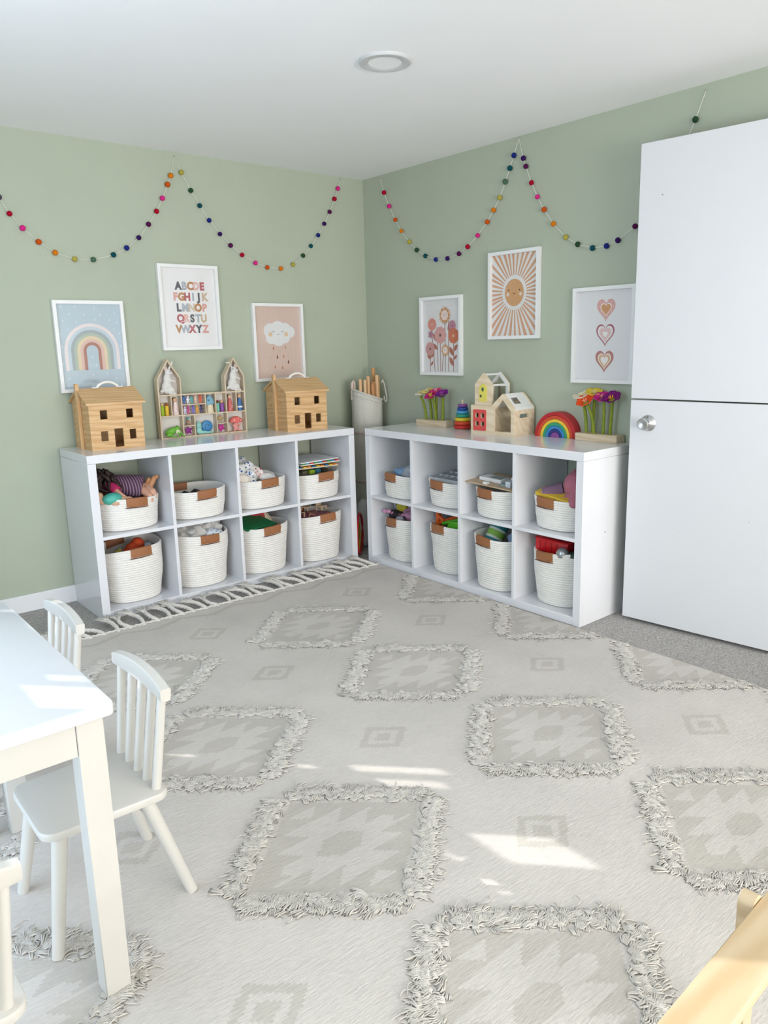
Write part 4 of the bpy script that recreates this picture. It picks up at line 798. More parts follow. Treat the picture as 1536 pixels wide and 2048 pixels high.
# tiny figures
FIG = [('#3E6FB0', 0.139, 0), ('#E8E8EE', 0.161, 0), ('#59A7A0', 0.181, 0), ('#E6C0A8', 0.203, 0), ('#D9532F', 0.229, 0), ('#D8D4E8', 0.141, 1), ('#C2417F', 0.159, 1), ('#7A6FC0', 0.186, 1), ('#E3A23A', 0.208, 1), ('#3C3566', 0.231, 1)]
NM = ['blue', 'white', 'teal', 'peach', 'orange', 'lilac-white', 'magenta', 'violet', 'yellow', 'dark indigo']; HR = ['#2D3F8E', '#5A2E7A', '#C23A3A', '#E9B9A0', '#C8302A', '#B02A5A', '#E38ABF', '#5E4FB0', '#E8C64A', '#1F1C40']
for k, (hc, x, row) in enumerate(FIG):
    t = thing('tiny_figure', 'tiny ' + NM[k] + ' toy figure in the ' + ('upper' if row == 0 else 'lower') + ' middle slot of the display shelf', 'toy figure', M=dM(x, 0.014, 0.1722 if row == 0 else ZM), group='tiny toy figures')
    blob('body', [('e', (0, 0, 0.024), (0.0055, 0.0045, 0.009)), ('e', (0, -0.001, 0.037), (0.0065, 0.006, 0.006)), ('c', (-0.003, 0, 0.017), (-0.0045, -0.001, 0.002), 0.0028, 0.003), ('c', (0.003, 0, 0.017), (0.0045, -0.001, 0.002), 0.0028, 0.003), ('c', (-0.005, 0, 0.028), (-0.010, -0.002, 0.019), 0.002, 0.0018), ('c', (0.005, 0, 0.028), (0.010, -0.002, 0.021), 0.002, 0.0018)], plain(hc, 0.45), t, 0.0013, 2)
    obj('hair', G().ell((0, 0.002, 0.0395), (0.0072, 0.006, 0.0055), 10), plain(HR[k], 0.5), t)
# lower row
t = thing('frog_figure', 'bright green frog figure sitting at the lower left of the display shelf', 'toy animal', M=dM(0.062, -0.008, 0.0078))
FG = plain('#6FB23A', 0.5)
blob('body', [('e', (-0.008, 0.012, 0.028), (0.034, 0.018, 0.020), (0, -0.45, 0)), ('e', (0.024, 0.006, 0.042), (0.017, 0.015, 0.012)), ('e', (-0.022, -0.004, 0.014), (0.017, 0.010, 0.012)), ('c', (-0.022, -0.010, 0.014), (-0.002, -0.020, 0.004), 0.006, 0.004), ('c', (-0.002, -0.020, 0.003), (0.012, -0.026, 0.001), 0.004, 0.003),
              ('c', (0.018, -0.004, 0.028), (0.024, -0.018, 0.012), 0.006, 0.005), ('c', (0.024, -0.018, 0.012), (0.022, -0.026, 0.001), 0.0045, 0.004), ('c', (0.034, 0.0, 0.026), (0.044, -0.012, 0.010), 0.006, 0.0045), ('c', (0.044, -0.012, 0.010), (0.050, -0.018, 0.001), 0.004, 0.004), ('e', (0.024, -0.004, 0.054), (0.005, 0.005, 0.005)), ('e', (0.024, 0.014, 0.054), (0.005, 0.005, 0.005))], FG, t, 0.002, 3)
obj('belly', G().ell((0.022, -0.006, 0.025), (0.013, 0.008, 0.014), 12), plain('#D8DFB4', 0.6), t); obj('eye', G().ell((0.026, -0.0085, 0.055), 0.0022, 8), M_DARK, t)
def star(label, x, z, hc, r, rz=0.0, n=5):
    g = G(); m = n * 2; vv = [(0, -0.006, 0)]; ff = []
    for i in range(m): q = r * 1.05 if i % 2 == 0 else r * 0.50; a = PI / 2 + i * PI / n + rz; vv.append((q * math.cos(a), 0, q * math.sin(a)))
    vv.append((0, 0.006, 0))
    for i in range(m): ff += [(0, 1 + i, 1 + (i + 1) % m), (m + 1, 1 + (i + 1) % m, 1 + i)]
    o = obj('toy_starfish', g.add(vv, ff), plain(hc, 0.6), smooth=80); md = o.modifiers.new('round', 'BEVEL'); md.width = 0.0015; md.segments = 2
    tag(o, label, 'toy', 'toy starfish'); o.matrix_world = dM(x, 0.016, z + r * 0.93)
star('purple toy starfish left of the snail', 0.153, 0.0078, '#8E2A86', 0.0275, 0.1); star('magenta toy starfish right of the snail', 0.337, 0.0078, '#BE2F8E', 0.0275, 0.5); star('tan toy starfish above the magenta one', 0.337, 0.0612, '#B79A6E', 0.024, -0.3)
t = thing('tiny_hedgehog', 'tiny brown seated animal with a teal head above the purple starfish', 'toy animal', M=dM(0.155, 0.016, 0.0612))
blob('body', [('e', (0, 0, 0.014), (0.010, 0.009, 0.014)), ('c', (-0.006, -0.006, 0.004), (-0.012, -0.010, 0.002), 0.004, 0.003), ('c', (0.006, -0.006, 0.004), (0.012, -0.010, 0.002), 0.004, 0.003)], plain('#A9866C', 0.7), t, 0.0015)
obj('head', G().ell((0.002, -0.002, 0.034), (0.011, 0.010, 0.009), 14), plain('#6FA6A8', 0.6), t); obj('face', G().ell((0.003, -0.0105, 0.031), (0.006, 0.003, 0.005), 10), plain('#D8BBA4', 0.6), t)
t = thing('snail_toy', 'mint snail toy with a blue spiral shell in the middle of the display shelf', 'toy animal', M=dM(0.2465, 0.018, 0.0078))
MI = plain('#97CFC6', 0.5)
blob('body', [('c', (-0.030, 0, 0.010), (0.042, 0, 0.006), 0.010, 0.006), ('e', (-0.034, 0, 0.018), (0.018, 0.012, 0.018)), ('e', (-0.034, -0.001, 0.044), (0.017, 0.012, 0.018)), ('c', (-0.036, 0, 0.058), (-0.038, 0, 0.070), 0.004, 0.0035), ('c', (-0.028, 0, 0.058), (-0.026, 0, 0.068), 0.0035, 0.003)], MI, t, 0.0022)
sh = obj('shell', G().lathe([(0, -0.010), (0.020, -0.010), (0.029, -0.005), (0.031, 0.0), (0.029, 0.005), (0.020, 0.010), (0, 0.010)], 32, TR(0.012, 0, 0.040, 0, PI / 2)), plain('#3F86B8', 0.5), t)
sp = [(0.012 + (0.004 + 0.0042 * a) * math.cos(a) * 0.95, -0.0112 + 0.00012 * a * a * 0.4, 0.040 + (0.004 + 0.0042 * a) * math.sin(a) * 0.95) for a in [i * 0.25 for i in range(24)]]
obj('spiral', G().tube(sp, 0.0016, 6), plain('#2C6494', 0.5), sh)
for s in (-1, 1): obj('eye', G().ell((-0.034 + s * 0.008, -0.0125, 0.046), 0.0018, 8), M_DARK, t)
obj('smile', G().tube([(-0.038, -0.0128, 0.040), (-0.034, -0.0132, 0.0385), (-0.030, -0.0128, 0.040)], 0.0007, 5), M_DARK, t)
t = thing('pink_mushroom_toy', 'pink smiling mushroom toy with a coral cap at the lower right of the display shelf', 'toy', M=dM(0.424, 0.014, 0.0078))
PK = plain('#E59A92', 0.55)
blob('body', [('e', (0, 0, 0.026), (0.018, 0.013, 0.024)), ('c', (-0.010, -0.003, 0.008), (-0.016, -0.008, 0.002), 0.007, 0.005), ('c', (0.012, -0.003, 0.007), (0.026, -0.008, 0.003), 0.006, 0.004), ('c', (-0.016, 0, 0.030), (-0.026, -0.002, 0.036), 0.003, 0.0025), ('c', (0.016, 0, 0.030), (0.028, -0.002, 0.038), 0.003, 0.0025)], PK, t, 0.002)
cp = obj('cap', G().lathe([(0, 0.050), (0.034, 0.047), (0.038, 0.051), (0.036, 0.060), (0.026, 0.073), (0.012, 0.080), (0, 0.081)], 28, None, 1.0, 0.5), plain('#DE6A60', 0.5), t)
for q in ((-0.016, -0.0155, 0.062), (0.010, -0.014, 0.068), (0.022, -0.014, 0.058)): obj('cap_spot', G().ell(q, (0.004, 0.0016, 0.004), 8), plain('#F4DAD2', 0.5), cp)
for s in (-1, 1): obj('eye', G().ell((s * 0.006, -0.0135, 0.030), 0.0018, 8), M_DARK, t)
obj('smile', G().tube([(-0.003, -0.0138, 0.026), (0, -0.0142, 0.0245), (0.003, -0.0138, 0.026)], 0.0007, 5), M_DARK, t)

# ================================================================== on the right shelf unit
def RM(x, y, rz=0.0, z=CH): return Matrix.Translation((x, y, z)) @ Matrix.Rotation(-PI / 2 + rz, 4, 'Z')
def planter(label, x, y, rz, L, flowers, seed):
    """origin: front left bottom corner of the block"""
    M = RM(x, y, rz); o = obj('flower_block', G().box(0, L, 0, 0.066, 0, 0.035, 0.0015), mat('#DBC9AE', 0.55, 'wood', 50, hex2='#C8B293', axis='X')); o.matrix_world = M; tag(o, label, 'flower stand', 'wooden flower blocks')
    rr = random.Random(seed)
    for (fx, fy, h, lean, tilt, hc, c2, lb, sz) in flowers:
        t = thing('felt_flower', lb, 'felt flower', M=M @ Matrix.Translation((fx, fy, 0.034)), group='felt flowers in the wooden blocks')
        topp = Vector((lean, -0.012 * tilt, h)); pts = [Vector((0, 0, 0)), Vector((lean * 0.15, 0, h * 0.35)), Vector((lean * 0.5, -0.003, h * 0.7)), topp]
        obj('stem', G().tube(pts, [0.0072, 0.0076, 0.0076, 0.0062], 10), mat('#8B9A33', 0.9, scale=80, amt=0.1, bump=0.3), t)
        Rm = Euler((0.55 * tilt, 0.10 * (1 if lean > 0 else -1), 0)).to_matrix().to_4x4(); Hm = Matrix.Translation(topp) @ Rm
        obj('calyx', G().lathe([(0.0055, -0.008), (0.010, 0.004), (0.014, 0.016), (0, 0.016)], 12, Hm), mat('#8B9A33', 0.9, scale=80, amt=0.1, bump=0.3), t)
        for k in range(6):
            a = k * PI / 3 + rr.uniform(-.12, .12) + fx * 30; ln = sz * rr.uniform(1.02, 1.22); vv = []; ff = []; nu, nv = 6, 4
            for i in range(nu + 1):
                u = i / nu; w = 0.5 * ln * 0.80 * math.sin(PI * (0.08 + 0.915 * u) ** 0.85) ** 0.8; rad = 0.004 + ln * math.sin(u * 1.3) * 0.82; zz = 0.008 + ln * (0.80 * u - 0.34 * u ** 3)
                for j in range(nv + 1):
                    s_ = (j / nv - 0.5) * 2; vv.append((rad, s_ * w, zz + 0.20 * w * s_ * s_))
            for i in range(nu):
                for j in range(nv): ff.append((i * (nv + 1) + j, (i + 1) * (nv + 1) + j, (i + 1) * (nv + 1) + j + 1, i * (nv + 1) + j + 1))
            p = obj('petal', G().add(vv, ff, Hm @ Matrix.Rotation(a, 4, 'Z')), mat(hc, 0.9, scale=70, amt=0.08, bump=0.3, spec=0.1), t, smooth=80)
            sd = p.modifiers.new('felt', 'SOLIDIFY'); sd.thickness = 0.003
        for k in range(5):
            a = k * 1.257; q0 = Hm @ Vector((0, 0, 0.012)); q1 = Hm @ Vector((0.010 * math.cos(a), 0.010 * math.sin(a), 0.034)); obj('stamen', G().tube([q0, q1], [0.0018, 0.0026], 6), plain(c2, 0.8), t)
planter('pale wooden block holding felt flowers at the corner end of the right shelf unit', -0.119, -0.583, 0.05, 0.232,
        [(0.050, 0.033, 0.125, -0.030, 0.6, '#EDE6D2', '#E8D89A', 'cream felt flower, leftmost in the corner-end block', 0.034), (0.080, 0.045, 0.140, -0.012, 0.7, '#E6CF7C', '#E9DDA8', 'pale yellow felt flower behind the pink ones in the corner-end block', 0.036),
         (0.118, 0.045, 0.142, 0.006, 0.5, '#D9487F', '#F0A0BC', 'rose pink felt flower at the back of the corner-end block', 0.036), (0.136, 0.022, 0.120, -0.012, 1.0, '#C92F78', '#F2C24A', 'deep pink felt flower at the front of the corner-end block', 0.040), (0.182, 0.03, 0.128, 0.010, 0.8, '#7A2A86', '#B04FB0', 'purple felt flower, rightmost in the corner-end block', 0.040)], 1)
planter('pale wooden block holding large felt flowers beside the door', -0.0815, -1.661, 0.02, 0.224,
        [(0.040, 0.033, 0.150, -0.018, 0.7, '#EFE5D0', '#E8D89A', 'cream felt flower, leftmost in the block by the door', 0.042), (0.062, 0.050, 0.165, 0.012, 0.6, '#E2C64E', '#E9DDA8', 'yellow felt flower at the back of the block by the door', 0.042),
         (0.092, 0.018, 0.132, -0.030, 1.2, '#EC5A2C', '#F4B08A', 'orange felt flower at the front of the block by the door', 0.044), (0.130, 0.035, 0.150, 0.006, 0.9, '#C22F86', '#F0B07A', 'magenta felt flower beside the orange one', 0.042), (0.170, 0.03, 0.148, 0.014, 1.0, '#74246F', '#E8A63C', 'dark purple felt flower touching the door edge', 0.044)], 2)
# stacking rings
t = thing('ring_stacker', 'wooden ring stacker with rainbow coloured rings between flowers and toy house', 'stacking toy', (-0.105, -0.945, CH))
obj('base', G().lathe([(0, 0), (0.036, 0), (0.038, 0.002), (0.036, 0.004), (0, 0.004)], 28), M_PLY, t); obj('pole', G().lathe([(0, 0.003), (0.0062, 0.003), (0.0062, 0.155), (0.005, 0.160), (0, 0.161)], 14), M_PLY, t)
zz = 0.0045
for k, (R0, hc, h) in enumerate(((0.050, '#C22A26', 0.021), (0.046, '#D2472A', 0.020), (0.043, '#E2C52E', 0.020), (0.039, '#2E9A7C', 0.019), (0.035, '#4BA0CF', 0.018), (0.031, '#24489A', 0.018), (0.027, '#8A4C93', 0.017))):
    prof = [(R0 - h / 2 + h / 2 * math.cos(a * PI / 6), zz + h / 2 + h / 2 * math.sin(a * PI / 6)) for a in range(-3, 4)]; prof = [(0.0075, zz)] + prof + [(0.0075, zz + h)]; prof.append(prof[0])
    obj('ring', G().lathe(prof, 32), plain(hc, 0.4), t); zz += h
# rainbow arches
t = thing('rainbow_stacker', 'wooden rainbow of seven nested painted arches on the right shelf unit', 'stacking toy', M=RM(-0.078, -1.415, 0.10))
rad = [0.116, 0.099, 0.083, 0.068, 0.053, 0.039, 0.024]; cols = ['#B5232A', '#CF4A2C', '#E4C23A', '#2F9A72', '#3B82C4', '#25367E', '#8A4A96']
for k in range(7):
    R1 = rad[k]; R0 = rad[k + 1] + 0.0006 if k < 6 else 0.0; n = 24
    sc = lambda a, r: (0.1165 - r * math.cos(a), r * math.sin(a) * 1.06)
    poly = [sc(PI * i / n, R1 - 0.0004) for i in range(n + 1)] + ([sc(PI * i / n, R0) for i in range(n, -1, -1)] if R0 else [])
    o = obj('arch', G().prism(poly, 0, 0.062 - 0.001 * k), plain(cols[k], 0.45), t, smooth=30); bv = o.modifiers.new('round', 'BEVEL'); bv.width = 0.0015; bv.segments = 2; bv.limit_method = 'ANGLE'
# modular toy house
t = thing('toy_barn_house', 'plywood play house with white roof, red window panel and yellow door', 'toy house', M=RM(-0.197, -1.096, 0.055))
WR = plain('#ECECEC', 0.35); W3, D3, T3 = 0.276, 0.165, 0.012
rr4 = lambda a, b, c, d, r=0.006: [(x + r * (math.cos(q)), y + r * math.sin(q)) for (x, y, q0) in ((b - r, d - r, 0), (a + r, d - r, PI / 2), (a + r, c + r, PI), (b - r, c + r, 1.5 * PI)) for q in (q0, q0 + PI / 4, q0 + PI / 2)]
arch = [(0.150, 0.020), (0.258, 0.020), (0.258, 0.122), (0.207, 0.178), (0.150, 0.122)]
front = [(0, 0), (W3, 0), (W3, 0.138), (0.214, 0.204), (0.207, 0.208), (0.200, 0.204), (0.136, 0.146), (0, 0.146)]
fw = obj('front_panel', G().panel(front, [arch, rr4(0.030, 0.052, 0.083, 0.105, 0.003), rr4(0.066, 0.088, 0.083, 0.105, 0.003), rr4(0.030, 0.052, 0.042, 0.064, 0.003), rr4(0.066, 0.088, 0.042, 0.064, 0.003)], 0, T3), M_PLY, t, smooth=20)
obj('window_panel', G().panel(rr4(0.017, 0.101, 0.018, 0.124), [rr4(0.029, 0.053, 0.082, 0.106, 0.004), rr4(0.065, 0.089, 0.082, 0.106, 0.004), rr4(0.029, 0.053, 0.041, 0.065, 0.004), rr4(0.065, 0.089, 0.041, 0.065, 0.004)], -0.003, -0.0003), plain('#D9504C', 0.5), t, smooth=20)
obj('back_panel', G().panel(front, [[(x, z) for x, z in arch]], D3 - T3, D3), M_PLY, t, smooth=20)
obj('side_panel', G().panel([(T3, 0), (D3 - T3, 0), (D3 - T3, 0.130), (T3, 0.130)], [rr4(0.045, 0.120, 0.088, 0.108, 0.009)], W3 - T3, W3, 'YZ'), M_PLY, t, smooth=20)
obj('side_panel', G().box(0, T3, T3, D3 - T3, 0, 0.134), M_PLY, t); obj('inner_wall', G().box(0.128, 0.137, T3, D3 - T3, 0, 0.134), M_PLY, t)
obj('base_board', G().box(T3, W3 - T3, T3, D3 - T3, 0, 0.010), M_PLY, t); obj('block_top', G().box(T3, 0.137, T3, D3 - T3, 0.134, 0.146), M_PLY, t)
for s in (-1, 1):
    xe = 0.207 + s * 0.069; z0 = 0.139; x1, z1 = 0.207, 0.207
    y0, y1 = T3, D3 - T3; ax_ = Vector((x1 - xe, 0, z1 - z0)); P = lambda q, y, o: (xe + ax_.x * q, y, z0 + ax_.z * q - o)
    g = G()
    def slab(q0, q1, ya, yb):
        vv = [P(q0, ya, 0), P(q1, ya, 0), P(q1, yb, 0), P(q0, yb, 0), P(q0, ya, 0.006), P(q1, ya, 0.006), P(q1, yb, 0.006), P(q0, yb, 0.006)]
        g.add(vv, [(0, 1, 2, 3), (7, 6, 5, 4), (0, 4, 5, 1), (1, 5, 6, 2), (2, 6, 7, 3), (3, 7, 4, 0)])
    if s > 0: slab(0, 0.28, y0, y1); slab(0.78, 1.0, y0, y1); slab(0.28, 0.78, y0, y0 + 0.02); slab(0.28, 0.78, y0 + 0.075, y1)
    else: slab(0, 1, y0, y1)
    obj('roof_panel', g, WR, t)
obj('side_fascia', G().box(W3 - 0.0035, W3 + 0.0002, T3, D3 - T3, 0.128, 0.141), WR, t)
# upper small house
uo = thing('toy_tower_house', 'small plywood gabled house with a yellow door on top of the play house', 'toy house', M=RM(-0.197, -1.096, 0.055) @ Matrix.Translation((0.016, 0.012, 0.1464)))
ug = [(0, 0), (0.112, 0), (0.112, 0.103), (0.061, 0.157), (0.056, 0.160), (0.051, 0.157), (0, 0.103)]
obj('front_panel', G().prism(ug, 0, 0.011), M_PLY, uo)
dr = obj('yellow_door', G().panel([(0.031, 0.018), (0.081, 0.018), (0.081, 0.075)] + [(0.056 + 0.025 * math.cos(a * PI / 10), 0.080 + 0.026 * math.sin(a * PI / 10)) for a in range(0, 11)], [[(0.053 + 0.009 * math.cos(a * PI / 8), 0.078 + 0.011 * math.sin(a * PI / 8)) for a in range(16)]], -0.003, -0.0003), plain('#E4D766', 0.5), uo, smooth=20)
obj('door_window', G().prism([(0.053 + 0.0088 * math.cos(a * PI / 8), 0.078 + 0.0108 * math.sin(a * PI / 8)) for a in range(16)], -0.0015, -0.0004), plain('#4A6B4A', 0.4), dr); obj('door_knob', G().ell((0.042, -0.004, 0.045), (0.006, 0.004, 0.007), 10), plain('#3B3A33', 0.4), dr)
bk = obj('back_panel', G().panel([(x, z) for x, z in ug], [[(0.014, 0.012), (0.098, 0.012), (0.098, 0.098), (0.056, 0.140), (0.014, 0.098)]], 0.125, 0.136), WR, uo, smooth=20)
obj('edge_board', G().panel([(x, z) for x, z in ug], [[(0.014, 0.012), (0.098, 0.012), (0.098, 0.098), (0.056, 0.140), (0.014, 0.098)]], 0.1365, 0.1425), M_PLY, uo, smooth=20)
for s in (-1, 1):
    xe = 0.056 + s * 0.054; vv = [(xe, 0.011, 0.103), (0.056 + s * 0.004, 0.011, 0.157), (0.056 + s * 0.004, 0.125, 0.157), (xe, 0.125, 0.103)]
    a, b_, c, d = [Vector(v) for v in vv]
    obj('roof_bar', G().tube([b_ + Vector((0, 0, -0.006)), c + Vector((0, 0, -0.006))], 0.005, 8), WR, uo)
    obj('roof_bar', G().tube([a + Vector((-s * .004, 0, -0.004)), d + Vector((-s * .004, 0, -0.004))], 0.005, 8), WR, uo)
obj('floor_board', G().box(0, 0.112, 0.011, 0.125, 0, 0.008), M_PLY, uo)
obj('loft_shelf', G().box(0.003, 0.109, 0.075, 0.125, 0.092, 0.097), WR, uo); obj('loft_post', G().box(0.096, 0.106, 0.070, 0.078, 0.008, 0.092), mat('#6E6250', 0.6, scale=20), uo)

# ================================================================== pictures
M_GLASS = bpy.data.materials.new('picture_glass'); M_GLASS.use_nodes = True
nt = M_GLASS.node_tree; nt.nodes.clear(); out = nt.nodes.new('ShaderNodeOutputMaterial'); mxs = nt.nodes.new('ShaderNodeMixShader'); tr = nt.nodes.new('ShaderNodeBsdfTransparent'); gl = nt.nodes.new('ShaderNodeBsdfGlossy')
gl.inputs['Roughness'].default_value = 0.03
lw = nt.nodes.new('ShaderNodeLayerWeight'); pw = nt.nodes.new('ShaderNodeMath'); pw.operation = 'POWER'; pw.inputs[1].default_value = 5.0; ml = nt.nodes.new('ShaderNodeMath'); ml.operation = 'MULTIPLY_ADD'; ml.inputs[1].default_value = 0.6; ml.inputs[2].default_value = 0.022
nt.links.new(lw.outputs['Facing'], pw.inputs[0]); nt.links.new(pw.outputs[0], ml.inputs[0]); nt.links.new(ml.outputs[0], mxs.inputs[0]); nt.links.new(tr.outputs[0], mxs.inputs[1]); nt.links.new(gl.outputs[0], mxs.inputs[2]); nt.links.new(mxs.outputs[0], out.inputs['Surface'])
PW, PH, FB, FD = 0.332, 0.430, 0.0165, 0.024
INK = {}
def ink(h): return mat(h, 0.8, scale=12, amt=0.02)
class Art:
    """flat print: polygons laid on the sheet, one thin layer above the other"""
    def __init__(s, sheet): s.sheet = sheet; s.k = 0
    def poly(s, name, pts, hexc):
        s.k += 1; y = -0.0078 - 0.00004 * s.k; g = G(); g.add([(u, y, v) for u, v in pts], [tuple(range(len(pts)))]); return obj(name, g, ink(hexc), s.sheet, smooth=0)
    def many(s, name, polys, hexc):
        s.k += 1; y = -0.0078 - 0.00004 * s.k; g = G()
        for j, pts in enumerate(polys): g.add([(u, y - 0.000004 * j, v) for u, v in pts], [tuple(range(len(pts)))])
        return obj(name, g, ink(hexc), s.sheet, smooth=0)
    def disc(s, name, u, v, r, hexc, n=28, ry=None): return s.poly(name, [(u + r * math.cos(2 * PI * i / n), v + (ry or r) * math.sin(2 * PI * i / n)) for i in range(n)], hexc)
    def strip(s, name, pts, w, hexc):
        s.k += 1; y = -0.0078 - 0.00004 * s.k; vv = []; ff = []; m = len(pts)
        for i, (u, v) in enumerate(pts):
            a = pts[max(i - 1, 0)]; b = pts[min(i + 1, m - 1)]; d = Vector((b[0] - a[0], b[1] - a[1])).normalized(); vv += [(u - d.y * w / 2, y, v + d.x * w / 2), (u + d.y * w / 2, y, v - d.x * w / 2)]
        for i in range(m - 1): ff.append((2 * i, 2 * i + 1, 2 * i + 3, 2 * i + 2))
        return obj(name, G().add(vv, ff), ink(hexc), s.sheet, smooth=0)
def picture(label, wall, a, z, sheet_hex):
    t = thing('framed_print', label, 'picture', (a, 0, z) if wall == 'L' else (0, a, z), 0 if wall == 'L' else -PI / 2, 'white-framed nursery prints')
    w, h = PW / 2, PH / 2
    obj('frame', G().panel([(-w, -h), (w, -h), (w, h), (-w, h)], [[(-w + FB, -h + FB), (w - FB, -h + FB), (w - FB, h - FB), (-w + FB, h - FB)]], -FD, -0.002), M_FRAME, t, smooth=0)
    sh = obj('print_sheet', G().box(-w + FB - .003, w - FB + .003, -0.0078, -0.004, -h + FB - .003, h - FB + .003), mat(sheet_hex, 0.7, scale=6, amt=0.015), t)
    obj('glass_pane', G().box(-w + FB - .002, w - FB + .002, -0.0150, -0.0135, -h + FB - .002, h - FB + .002), M_GLASS, t, smooth=0)
    return Art(sh)
# rainbow
A = picture('framed print of a muted rainbow on pale blue, leftmost on the left wall', 'L', -1.700, 1.246, '#B9C8D2')
bands = [(0.130, 0.115, '#E9DCDC'), (0.115, 0.100, '#C3D0D9'), (0.100, 0.085, '#A4AEB2'), (0.085, 0.071, '#B3BFB0'), (0.071, 0.056, '#E1CFB0'), (0.056, 0.042, '#DDBAB0'), (0.042, 0.028, '#B07F72')]
for k, (r1, r0, hc) in enumerate(bands):
    c0 = 0.108 - 0.130; rm = (r1 + r0) / 2; yb = -0.112 + 0.001 * (k % 2)
    pts = [(0.002 - rm, yb), (0.002 - rm, (yb + c0) / 2)] + [(0.002 - rm * math.cos(PI * i / 24), c0 + rm * math.sin(PI * i / 24)) for i in range(25)] + [(0.002 + rm, (yb + c0) / 2), (0.002 + rm, yb)]
    A.strip('rainbow_band', pts, r1 - r0 + 0.0004, hc)
rr = random.Random(4)
for (u, v) in [(-.125, .185), (-.06, .187), (.03, .183), (.10, .19), (-.09, .152), (-.02, .150), (.055, .149), (.125, .160), (-.122, .12), (-.062, .115), (.028, .127), (.098, .125), (.133, .112), (-.10, .078), (.115, .08), (.14, .06), (-.138, .06), (-.138, .0), (.14, .0), (-.142, -.08), (.145, -.11), (0, -.05), (.013, -.09), (-.005, -.135), (.062, -.13), (-.12, -.15), (-.045, -.155), (.03, -.165), (.105, -.155), (-.08, -.178), (-.015, -.187), (.13, -.19), (-.125, -.19)]:
    A.poly('raindrop', [(u - 0.0022, v - 0.002), (u, v - 0.0045), (u + 0.0022, v - 0.002), (u, v + 0.007)], '#E6EDF1')
# alphabet
A = picture('framed alphabet print with coloured capital letters, highest on the left wall', 'L', -1.177, 1.434, '#EDEBEA')
GR_, LG_, OC, PK_, RO, TN = '#5F6065', '#AEB4BC', '#BD8858', '#E3B6AC', '#B8666B', '#CFB79C'
rows = [('ABCDE', [GR_, LG_, OC, PK_, RO], -0.055, 0.033), ('FGHIJK', ['#DDA79E', OC, RO, LG_, GR_, TN], -0.074, 0.0325), ('LMNOP', [GR_, LG_, '#D2C3AE', OC, '#DDA79E'], -0.060, 0.036), ('QRSTU', [RO, '#E3B6AC', GR_, LG_, TN], -0.054, 0.0325), ('VWXYZ', [OC, LG_, RO, GR_, '#DDA79E'], -0.068, 0.0375)]
dg = None
for ri, (txt, cl, u0, du) in enumerate(rows):
    v = 0.108 - 0.0545 * ri
    for ci, ch in enumerate(txt):
        cu = bpy.data.curves.new('letter', 'FONT'); cu.body = ch; cu.size = 0.053; cu.align_x = 'CENTER'; cu.align_y = 'CENTER'; cu.offset = 0.003; cu.resolution_u = 4
        o = bpy.data.objects.new('letter', cu); COL.objects.link(o); bpy.context.view_layer.update()
        me = bpy.data.meshes.new_from_object(o.evaluated_get(bpy.context.evaluated_depsgraph_get())); bpy.data.objects.remove(o, do_unlink=True); me.name = 'letter'
        me.materials.clear(); me.materials.append(ink(cl[ci])); l = link('letter', me, A.sheet, (u0 + du * ci, -0.0084, v), (PI / 2, 0, 0)); l.scale = (0.92, 1.0, 1.0)
# cloud
A = picture('framed print of a smiling cloud with raindrops on dusty pink, above the right dollhouse', 'L', -0.6495, 1.249, '#D6BDB1')
for (u, v, r) in ((0.0, 0.055, 0.052), (-0.052, 0.052, 0.042), (-0.048, 0.015, 0.036), (0.045, 0.055, 0.042), (0.042, 0.018, 0.036), (0.078, 0.045, 0.032), (0.0, 0.012, 0.045)): A.disc('cloud', u + 0.002, v + 0.012, r, '#E4E4E4')
for s in (-1, 1):
    A.disc('cheek', 0.0 + s * 0.052 + 0.002, 0.045, 0.0125, '#E2C2A0'); A.strip('eye', [(s * 0.03 - 0.007, 0.063), (s * 0.03, 0.058), (s * 0.03 + 0.007, 0.063)], 0.0025, '#3C3C40')
A.strip('smile', [(-0.007, 0.047), (0.0, 0.043), (0.007, 0.047)], 0.0025, '#3C3C40')
for (u, v, hc, s) in ((-0.035, -0.035, '#BB7350', 1), (0.045, -0.03, '#B98B72', 1), (0.006, -0.052, '#CCB09E', .9), (-0.055, -0.085, '#CDB09E', .9), (-0.012, -0.085, '#8A4B44', 1.2), (0.03, -0.082, '#BE8058', 1), (0.06, -0.115, '#7E463F', 1.15), (-0.03, -0.14, '#C08058', 1), (0.018, -0.145, '#C08058', 1)):
    A.poly('raindrop', [(u + s * 0.0045 * math.cos(q), v + s * 0.006 * math.sin(q)) for q in [PI + i * PI / 8 for i in range(9)]] + [(u, v + s * 0.016)], hc)
# flowers
A = picture('framed print of pink and orange flowers, leftmost on the right wall', 'R', -0.683, 1.265, '#E4E2E2')
def flower(u, v, r, hc, cen, n=9):
    A.many('flower_petals', [[(u + r * 0.6 * math.cos(2 * PI * k / n) + r * 0.42 * math.cos(i * PI / 7), v + r * 0.6 * math.sin(2 * PI * k / n) + r * 0.42 * math.sin(i * PI / 7)) for i in range(14)] for k in range(n)], hc)
    A.disc('flower_centre', u, v, r * 0.18, cen, 14)
def leaf(u, v, ln, ang, hc):
    d = (math.cos(ang), math.sin(ang)); p = (-d[1], d[0]); pts = []
    for q in [i / 8 for i in range(9)]: w = ln * 0.22 * math.sin(PI * q); pts.append((u + d[0] * ln * q + p[0] * w, v + d[1] * ln * q + p[1] * w))
    for q in [i / 8 for i in range(7, 0, -1)]: w = ln * 0.22 * math.sin(PI * q); pts.append((u + d[0] * ln * q - p[0] * w, v + d[1] * ln * q - p[1] * w))
    A.poly('leaf', pts, hc)
BOT = -0.195; ST = '#8C4F45'
